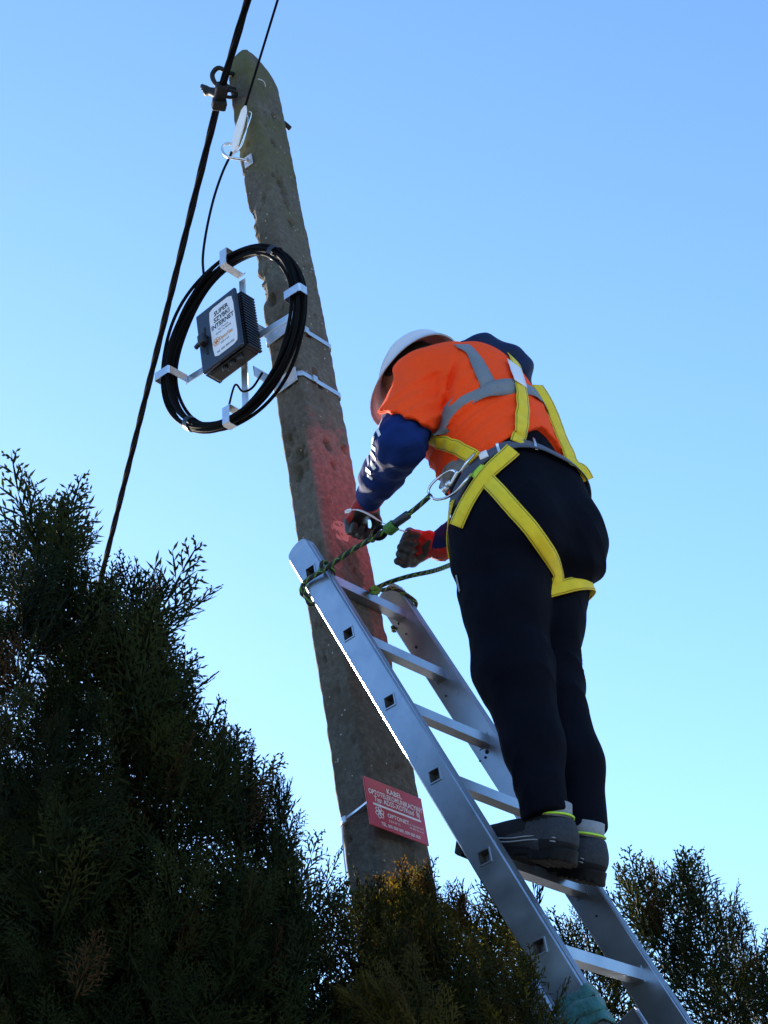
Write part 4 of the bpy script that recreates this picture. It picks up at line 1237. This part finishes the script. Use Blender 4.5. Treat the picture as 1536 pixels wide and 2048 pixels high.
    return parts, tipsL, thL, tipsR, thR, pick, T_all
PARTS, TIPL, THL, TIPR, THR, PICK, TALL = build_person()

# ------------------------------------------------------------------ what the climber uses
def build_gear():
    # carabiner at the belt
    cb = thing('carabiner', onx(895, 960, -.02), 'steel carabiner clipping the positioning rope to the harness belt', 'carabiner')
    X = -.035
    P = [onx(950, 906, .0), onx(932, 926, X), onx(918, 945, X), onx(903, 940, X), onx(880, 953, X), onx(862, 970, X - .01), onx(857, 985, X - .01), onx(866, 997, X - .01), onx(885, 998, X), onx(910, 985, X), onx(930, 962, X), onx(945, 945, .0)]
    obj('frame', tube(catmull(P, 60), .0038, 8), M['steel'], cb, True)
    P = [onx(915, 943, X), onx(905, 962, X), onx(890, 985, X)]
    obj('gate', tube(catmull(P, 14), [.0058] * 10 + [.005] * 4, 8), M['steel'], cb, True)
    for k, p in enumerate(((898, 968), (890, 978))):
        c = onx(*p, X - .004); obj('gate_sleeve', tube([c - EY * .007, c + EY * .007], .0092, 10), M['zinc'], cb, True)
    # positioning rope
    rp = thing('positioning_rope', onx(640, 1145, -.02), 'black and green positioning rope tied round the ladder top', 'rope')
    def rope(nm, P, rad=.0072, n=60):
        C = catmull(P, n); v, f = tube(C, rad, 10); o = obj(nm, (v, f), M['rope'], rp, True)
        ln = np.concatenate([[0], np.cumsum(np.linalg.norm(np.diff(C, axis=0), axis=1))])
        uv = [(k / 10, ln[i]) for i in range(len(C)) for k in range(10)]; set_uv(o, uv); return o
    a = onx(862, 990, -.045); k1 = onx(790, 1048, -.035)
    rope('rope_run', [a, onx(830, 1018, -.042), k1, onx(760, 1068, -.035), onx(700, 1103, -.03), onx(650, 1138, -.022), onx(612, 1163, -.012), lad(-.006, -.055, .12), lad(.016, -.056, .17), lad(.038, -.035, .2), lad(.036, .0, .16)], .0072, 110)
    # rope turn round the near rail
    P = [onx(605, 1168, -.010), lad(.0, -.056, .25), lad(.012, -.058, .28), lad(.034, -.04, .25), lad(.035, .03, .18), lad(.02, .053, .12), lad(-.004, .050, .06), onx(640, 1146, -.012)]
    rope('rope_turn', P, .0066, 50)
    b = np.array([.235, -.028, 4.262])
    rope('rope_run', [PICK(TALL, 912, 1126)[0] + CF * .02, onx(870, 1141, .20), onx(820, 1152, .26), onx(780, 1164, .275), ony(748, 1178, -.03)], .0070, 50)
    rope('rope_turn', [ony(742, 1180, -.028), onx(765, 1180, .34), onx(790, 1178, .385), lad(.41, .054, -.09), lad(.438, .040, -.06), lad(.436, -.03, .0), lad(.415, -.054, .02), lad(.39, -.04, .06)], .0066, 50)
    obj('rope_knot', tube(catmull([ony(742, 1180, -.030), ony(750, 1174, -.040), ony(756, 1184, -.036), ony(744, 1186, -.030)], 20), .007, 8), M['rope'], rp, True)
    # grey-blue protective sleeve and the rope adjuster
    dirn = unit(k1 - a)
    s0 = onx(818, 1028, -.040); s1 = onx(776, 1058, -.036)
    obj('rope_sleeve', tube([s0, s0 * .95 + s1 * .05, s0 * .5 + s1 * .5, s1], [.0085, .0125, .0125, .012], 12), M['box_lid'], rp, True)
    kb = onx(760, 1066, -.036)
    sd = unit(np.cross(dirn, CF))
    P = [kb + dirn * .022 * math.cos(t) + sd * .014 * math.sin(t) for t in np.linspace(0, 6.283, 24)[:-1]]
    obj('thimble', tube(P, .0062, 8, True), M['black_rubber'], rp, True)
    kn = []
    for t in np.linspace(0, 1, 60):
        kn.append(onx(782, 1056, -.036) + dirn * (.030 * (t - .5)) + sd * .0135 * math.cos(t * 31) + np.cross(dirn, sd) * .0135 * math.sin(t * 31))
    v, f = tube(kn, .0046, 8)
    o = obj('whipping_knot', (v, f), simple('green_cord', (.05, .17, .03), .8, 0, .4, 160, .3), rp, True)
    # white strip (a cable tie) between the hands
    ws = thing('plastic_strip', ony(740, 1035, -.10), 'thin white plastic strip held between the two gloves', 'strip')
    P = [onx(692, 1022, .035), onx(715, 1020, .03), onx(738, 1029, .035), onx(760, 1043, .05), onx(785, 1056, .09), onx(812, 1064, .14)]
    C = catmull(P, 24); v, f, uv = ribbon(C, [unit((-.5, -.3, .8))] * 24, .0085, .0016)
    obj('strip_band', (v, f), M['white_plastic'], ws)
    c = onx(696, 1022, .035); obj('strip_head', boxv(c, unit(C[0] - C[1]), EY, EZ, .009, .006, .005), M['white_plastic'], ws, bevel=.0015)
build_gear()

# ------------------------------------------------------------------ conifers
def frond(seed, nb, subs):
    """a flat scale-leaf spray: stem along +y, length 1, every piece a thin three-sided spike"""
    g = np.random.default_rng(seed); V = []; F = []; n = 0
    def spike(a, b, r):
        nonlocal n
        a = np.asarray(a, float); b = np.asarray(b, float); d = unit(b - a)
        u = unit(np.cross(d, (0, 0, 1))); w = np.cross(d, u); m = a + (b - a) * .4
        ring = [m + r * (math.cos(t) * u + math.sin(t) * w * .7) for t in (0, 2.09, 4.19)]
        V.extend([a, *ring, b]); F.extend([(n, n + 2, n + 1), (n, n + 3, n + 2), (n, n + 1, n + 3), (n + 1, n + 2, n + 4), (n + 2, n + 3, n + 4), (n + 3, n + 1, n + 4)]); n += 5
    def leaf(a, b, r):
        nonlocal n
        a = np.asarray(a, float); b = np.asarray(b, float); d = unit(b - a)
        u = unit(np.cross(d, (0, 0, 1))) + np.array([0, 0, g.uniform(-.6, .6)]); m = a + (b - a) * .5
        V.extend([a, m + u * r, b, m - u * r]); F.extend([(n, n + 1, n + 2), (n, n + 2, n + 3)]); n += 4
    cv = g.uniform(-.14, .14); dz = g.uniform(-.10, .10)
    def st(t): return np.array([cv * t * t, t, dz * t * t])
    for k in range(3): spike(st(k / 3 - .03), st((k + 1) / 3 + .04), .024 - .005 * k)
    for j in range(nb):
        t = .08 + .88 * j / (nb - 1); s = 1 if j % 2 else -1
        L = (.36 * (1 - t) ** .75 + .075) * g.uniform(.75, 1.2); a = math.radians(g.uniform(32, 52) * (1 - .25 * t))
        d = np.array([s * math.sin(a), math.cos(a), g.uniform(-.18, .18)]); b = st(t); e = b + d * L
        spike(b, e, .0155)
        ns = subs if L > .2 else max(1, subs - 2)
        for q in range(ns):
            u = (q + .8) / (ns + .4); sg = 1 if q % 2 else -1
            a2 = a * s + sg * math.radians(g.uniform(28, 45)); dd = np.array([math.sin(a2), math.cos(a2), g.uniform(-.2, .2)])
            leaf(b + d * L * u, b + d * L * u + dd * L * g.uniform(.28, .44), .0115)
    return np.array(V, np.float32), np.array(F, np.int64)
FRONDS = [frond(100 + i, 15, 6) for i in range(5)] + [frond(200 + i, 10, 3) for i in range(4)]

def crown_mesh(name, plumes, seed, tree_tint=0.0):
    """plumes: (tip, base, radius, fronds, size, detail); returns mesh and twig axes"""
    g = np.random.default_rng(seed); Vs, Fs, Ts = [], [], []; off = 0
    for (tip, base, rad, nf, size, det) in plumes:
        ax = tip - base; L = np.linalg.norm(ax); ax = ax / L
        e1 = unit(np.cross(ax, (0.3, .2, 1)) + 1e-6); e2 = np.cross(ax, e1)
        tint0 = g.uniform(0, 1); psz = g.uniform(.8, 1.2); droop = g.uniform(-.10, .30)
        for k in range(nf):
            t = min(1.0, (k + g.uniform(0, 1)) / nf); t = t ** .85
            ph = k * 2.399 + g.uniform(-.5, .5); rd = e1 * math.cos(ph) + e2 * math.sin(ph)
            rr = rad * (1 - t) ** .6 * g.uniform(.0, .65)
            p = base + ax * L * t + rd * rr
            dr = unit(ax * (.55 + .75 * t) + rd * (1.05 - .75 * t) * g.uniform(.6, 1.2) + np.array([0, 0, droop]) + g.normal(size=3) * .14)
            ln = size * psz * (1.0 - .30 * t) * g.uniform(.65, 1.3)
            if k == nf - 1: dr = unit(ax + g.normal(size=3) * .1); ln = size * 1.15; p = tip
            ov = (p - base) @ ax + ln * max(.2, dr @ ax) - L
            if ov > 0: p = p - ax * ov
            zz = unit(np.cross(dr, g.normal(size=3))); xx = np.cross(dr, zz)
            V, F = FRONDS[int(g.integers(0, 5)) if det else 5 + int(g.integers(0, 4))]
            Vs.append((p + (V[:, :1] * xx + V[:, 1:2] * dr + V[:, 2:3] * zz) * ln).astype(np.float32)); Fs.append(F + off); off += len(V)
            tv = 1.0 if g.random() < .035 else np.clip(.55 * tint0 + .35 * g.uniform(0, 1) + tree_tint, 0, .93)
            Ts.append(np.full(len(V), tv, np.float32) + .12 * V[:, 1])
    V = np.concatenate(Vs); F = np.concatenate(Fs)
    me = bpy.data.meshes.new(name)
    me.vertices.add(len(V)); me.vertices.foreach_set('co', V.ravel())
    me.loops.add(F.size); me.loops.foreach_set('vertex_index', F.astype(np.int32).ravel())
    me.polygons.add(len(F)); me.polygons.foreach_set('loop_start', np.arange(0, F.size, 3, dtype=np.int32))
    at_ = me.attributes.new('tint', 'FLOAT', 'POINT'); at_.data.foreach_set('value', np.concatenate(Ts))
    me.update(calc_edges=True)
    return me

def build_tree(label, root, top, plumes, seed, mat, tint=0.0, cat='tree', name='conifer_tree'):
    th = thing(name, root, label, cat, 'conifers round the foot of the pole')
    c = place('crown', crown_mesh('crown', plumes, seed, tint), M[mat], th); c['kind'] = 'stuff'
    g = np.random.default_rng(seed + 1); mb = MB()
    root = np.asarray(root, float); top = np.asarray(top, float)
    P = catmull([root - EZ * .1, root * .7 + top * .3 + g.normal(size=3) * .03, root * .35 + top * .65 + g.normal(size=3) * .03, top], 16)
    mb.add(*tube(P, np.linspace(.075, .015, 16), 9))
    for iq, (tip, base, rad, nf, size, det) in enumerate(plumes):
        if det or iq % 3: continue
        h = np.clip((base[2] - .35 - root[2]) / max(.1, top[2] - root[2]), .15, .95)
        s = P[int(h * 15)]
        mid = (s + base) / 2 + np.array([0, 0, -.06])
        mb.add(*tube(catmull([s, mid, base, base * .35 + tip * .65, tip], 12), np.linspace(.009, .0022, 12), 4, cap=False))
    obj('trunk', mb.get(), M['bark'], th, True)

def outline_plumes(tips, seed, dep, L=(.40, .70), rad=.085, nf=17, size=.195, lean=(0, 0)):
    """plumes whose leading tips stand at given picture points and depths"""
    g = np.random.default_rng(seed); out = []
    for t in tips:
        px, py = t[0], t[1]; d_ = t[2] if len(t) > 2 else g.uniform(*dep)
        tip = at(px, py, d_); l = g.uniform(*L)
        b = tip - EZ * l * .85 + np.array([g.uniform(-.1, .1) + lean[0], g.uniform(-.1, .1) + lean[1], 0]) * l
        out.append((tip, b, rad * g.uniform(.8, 1.2), nf, size * g.uniform(.85, 1.15), True))
    return out

def fill_plumes(n, poly, dep, seed, drop=0, L=(.35, .6), rad=.15, nf=34, size=.15, det=False):
    g = np.random.default_rng(seed); out = []
    xs = np.array([p[0] for p in poly]); ys = np.array([p[1] for p in poly])
    while len(out) < n:
        x = g.uniform(xs[0], xs[-1]); y0 = np.interp(x, xs, ys) + drop; y = g.uniform(0, 1) ** .8 * (2330 - y0) + y0
        tip = at(x, y, g.uniform(*dep)); l = g.uniform(*L)
        b = tip - EZ * l * .9 + g.normal(size=3) * .08 * np.array([1, 1, 0])
        out.append((tip, b, rad, nf, size, det))
    return out

def build_trees():
    # big dark one on the left, in front of the pole
    tips = [(92, 995, 4.1), (132, 1065, 4.0), (30, 1055, 4.2), (-40, 1040, 4.1), (130, 1130, 3.9), (62, 1120, 3.8), (167, 1153, 4.0), (266, 1135, 4.0), (279, 1185, 3.9), (259, 1225, 3.8), (204, 1195, 4.1), (282, 1290, 3.9),
            (309, 1325, 3.8), (284, 1235, 4.1), (319, 1400, 3.9), (359, 1430, 4.0), (394, 1445, 3.9), (452, 1465, 4.0), (454, 1507, 3.9), (449, 1545, 4.0), (384, 1525, 3.8), (544, 1547, 4.0), (532, 1595, 3.9), (556, 1665, 3.95),
            (504, 1555, 4.1), (90, 1200, 3.9), (155, 1213, 4.1), (192, 1253, 3.8), (234, 1305, 4.0), (334, 1475, 3.9), (484, 1615, 3.9), (554, 1735, 3.9), (572, 1795, 3.9)]
    poly = [(-140, 1060), (0, 1090), (92, 1030), (132, 1100), (167, 1183), (274, 1185), (314, 1355), (364, 1455), (454, 1515), (544, 1595), (584, 1755)]
    pl = outline_plumes(tips, 301, (3.8, 4.1)) + fill_plumes(94, poly, (3.55, 3.95), 302, 120, det=True, size=.165, nf=30) + fill_plumes(104, poly, (3.95, 4.5), 303, 180, size=.19, nf=36, rad=.18)
    build_tree('large dark cypress filling the lower left corner in front of the pole', (-.62, .25, 0), (-.60, .20, 3.75), pl, 310, 'foliage_dark_green')
    # sun-tinted olive one standing against the pole foot, between pole and ladder
    tips = [(705, 1765, 4.0), (730, 1790, 4.0), (775, 1765, 4.05), (806, 1735, 4.1), (828, 1745, 4.1), (878, 1755, 4.3), (890, 1790, 4.1), (925, 1790, 4.2), (760, 1800, 3.9), (955, 1840, 4.1), (985, 1880, 4.0), (690, 1800, 3.8), (985, 1950, 3.9), (1030, 1915, 3.62), (1062, 1995, 3.55), (1020, 2000, 3.6), (990, 2010, 3.6), (830, 1830, 3.8), (900, 1870, 3.8)]
    poly = [(640, 1760), (700, 1790), (810, 1790), (890, 1820), (940, 1890), (970, 1990), (1005, 2060)]
    pl = outline_plumes(tips, 401, (3.8, 4.1), (.35, .55), .075, 15, .165) + fill_plumes(56, poly, (3.5, 3.85), 402, 60, nf=30, det=True, size=.155) + fill_plumes(44, poly, (3.85, 4.25), 403, 110, nf=34, size=.18)
    build_tree('cypress with sun-tinted olive green tips hiding the foot of the pole', (-.05, -.20, 0), (-.02, -.18, 2.95), pl, 410, 'foliage_sun_tinted_olive', .12)
    # right one, behind the ladder
    tips = [(1262, 1725, 5.0), (1305, 1715, 5.0), (1350, 1705, 5.0), (1420, 1770, 5.0), (1395, 1790, 4.9), (1448, 1812, 5.0), (1475, 1880, 5.0), (1530, 1920, 5.0), (1510, 1955, 4.9), (1440, 1905, 4.9), (1290, 1800, 4.9), (1240, 1830, 5.0), (1160, 1810, 5.0), (1135, 1880, 5.0), (1190, 1870, 5.0), (1345, 1830, 4.9), (1060, 1830, 5.0), (1010, 1800, 5.0), (985, 1760, 5.1), (1100, 1900, 4.9)]
    poly = [(960, 1840), (1060, 1890), (1140, 1900), (1240, 1850), (1300, 1760), (1400, 1830), (1470, 1920), (1600, 1990)]
    pl = outline_plumes(tips, 501, (4.9, 5.1), (.35, .6), .085, 12, .215) + fill_plumes(14, poly, (4.8, 5.2), 502, 70, nf=24, det=True, size=.18) + fill_plumes(5, poly, (5.2, 5.6), 503, 140, nf=30, size=.19)
    build_tree('loose dark cypress behind the ladder in the lower right corner', (1.35, .0, 0), (1.3, -.05, 3.1), pl, 510, 'foliage_dark_green', .05)
build_trees()
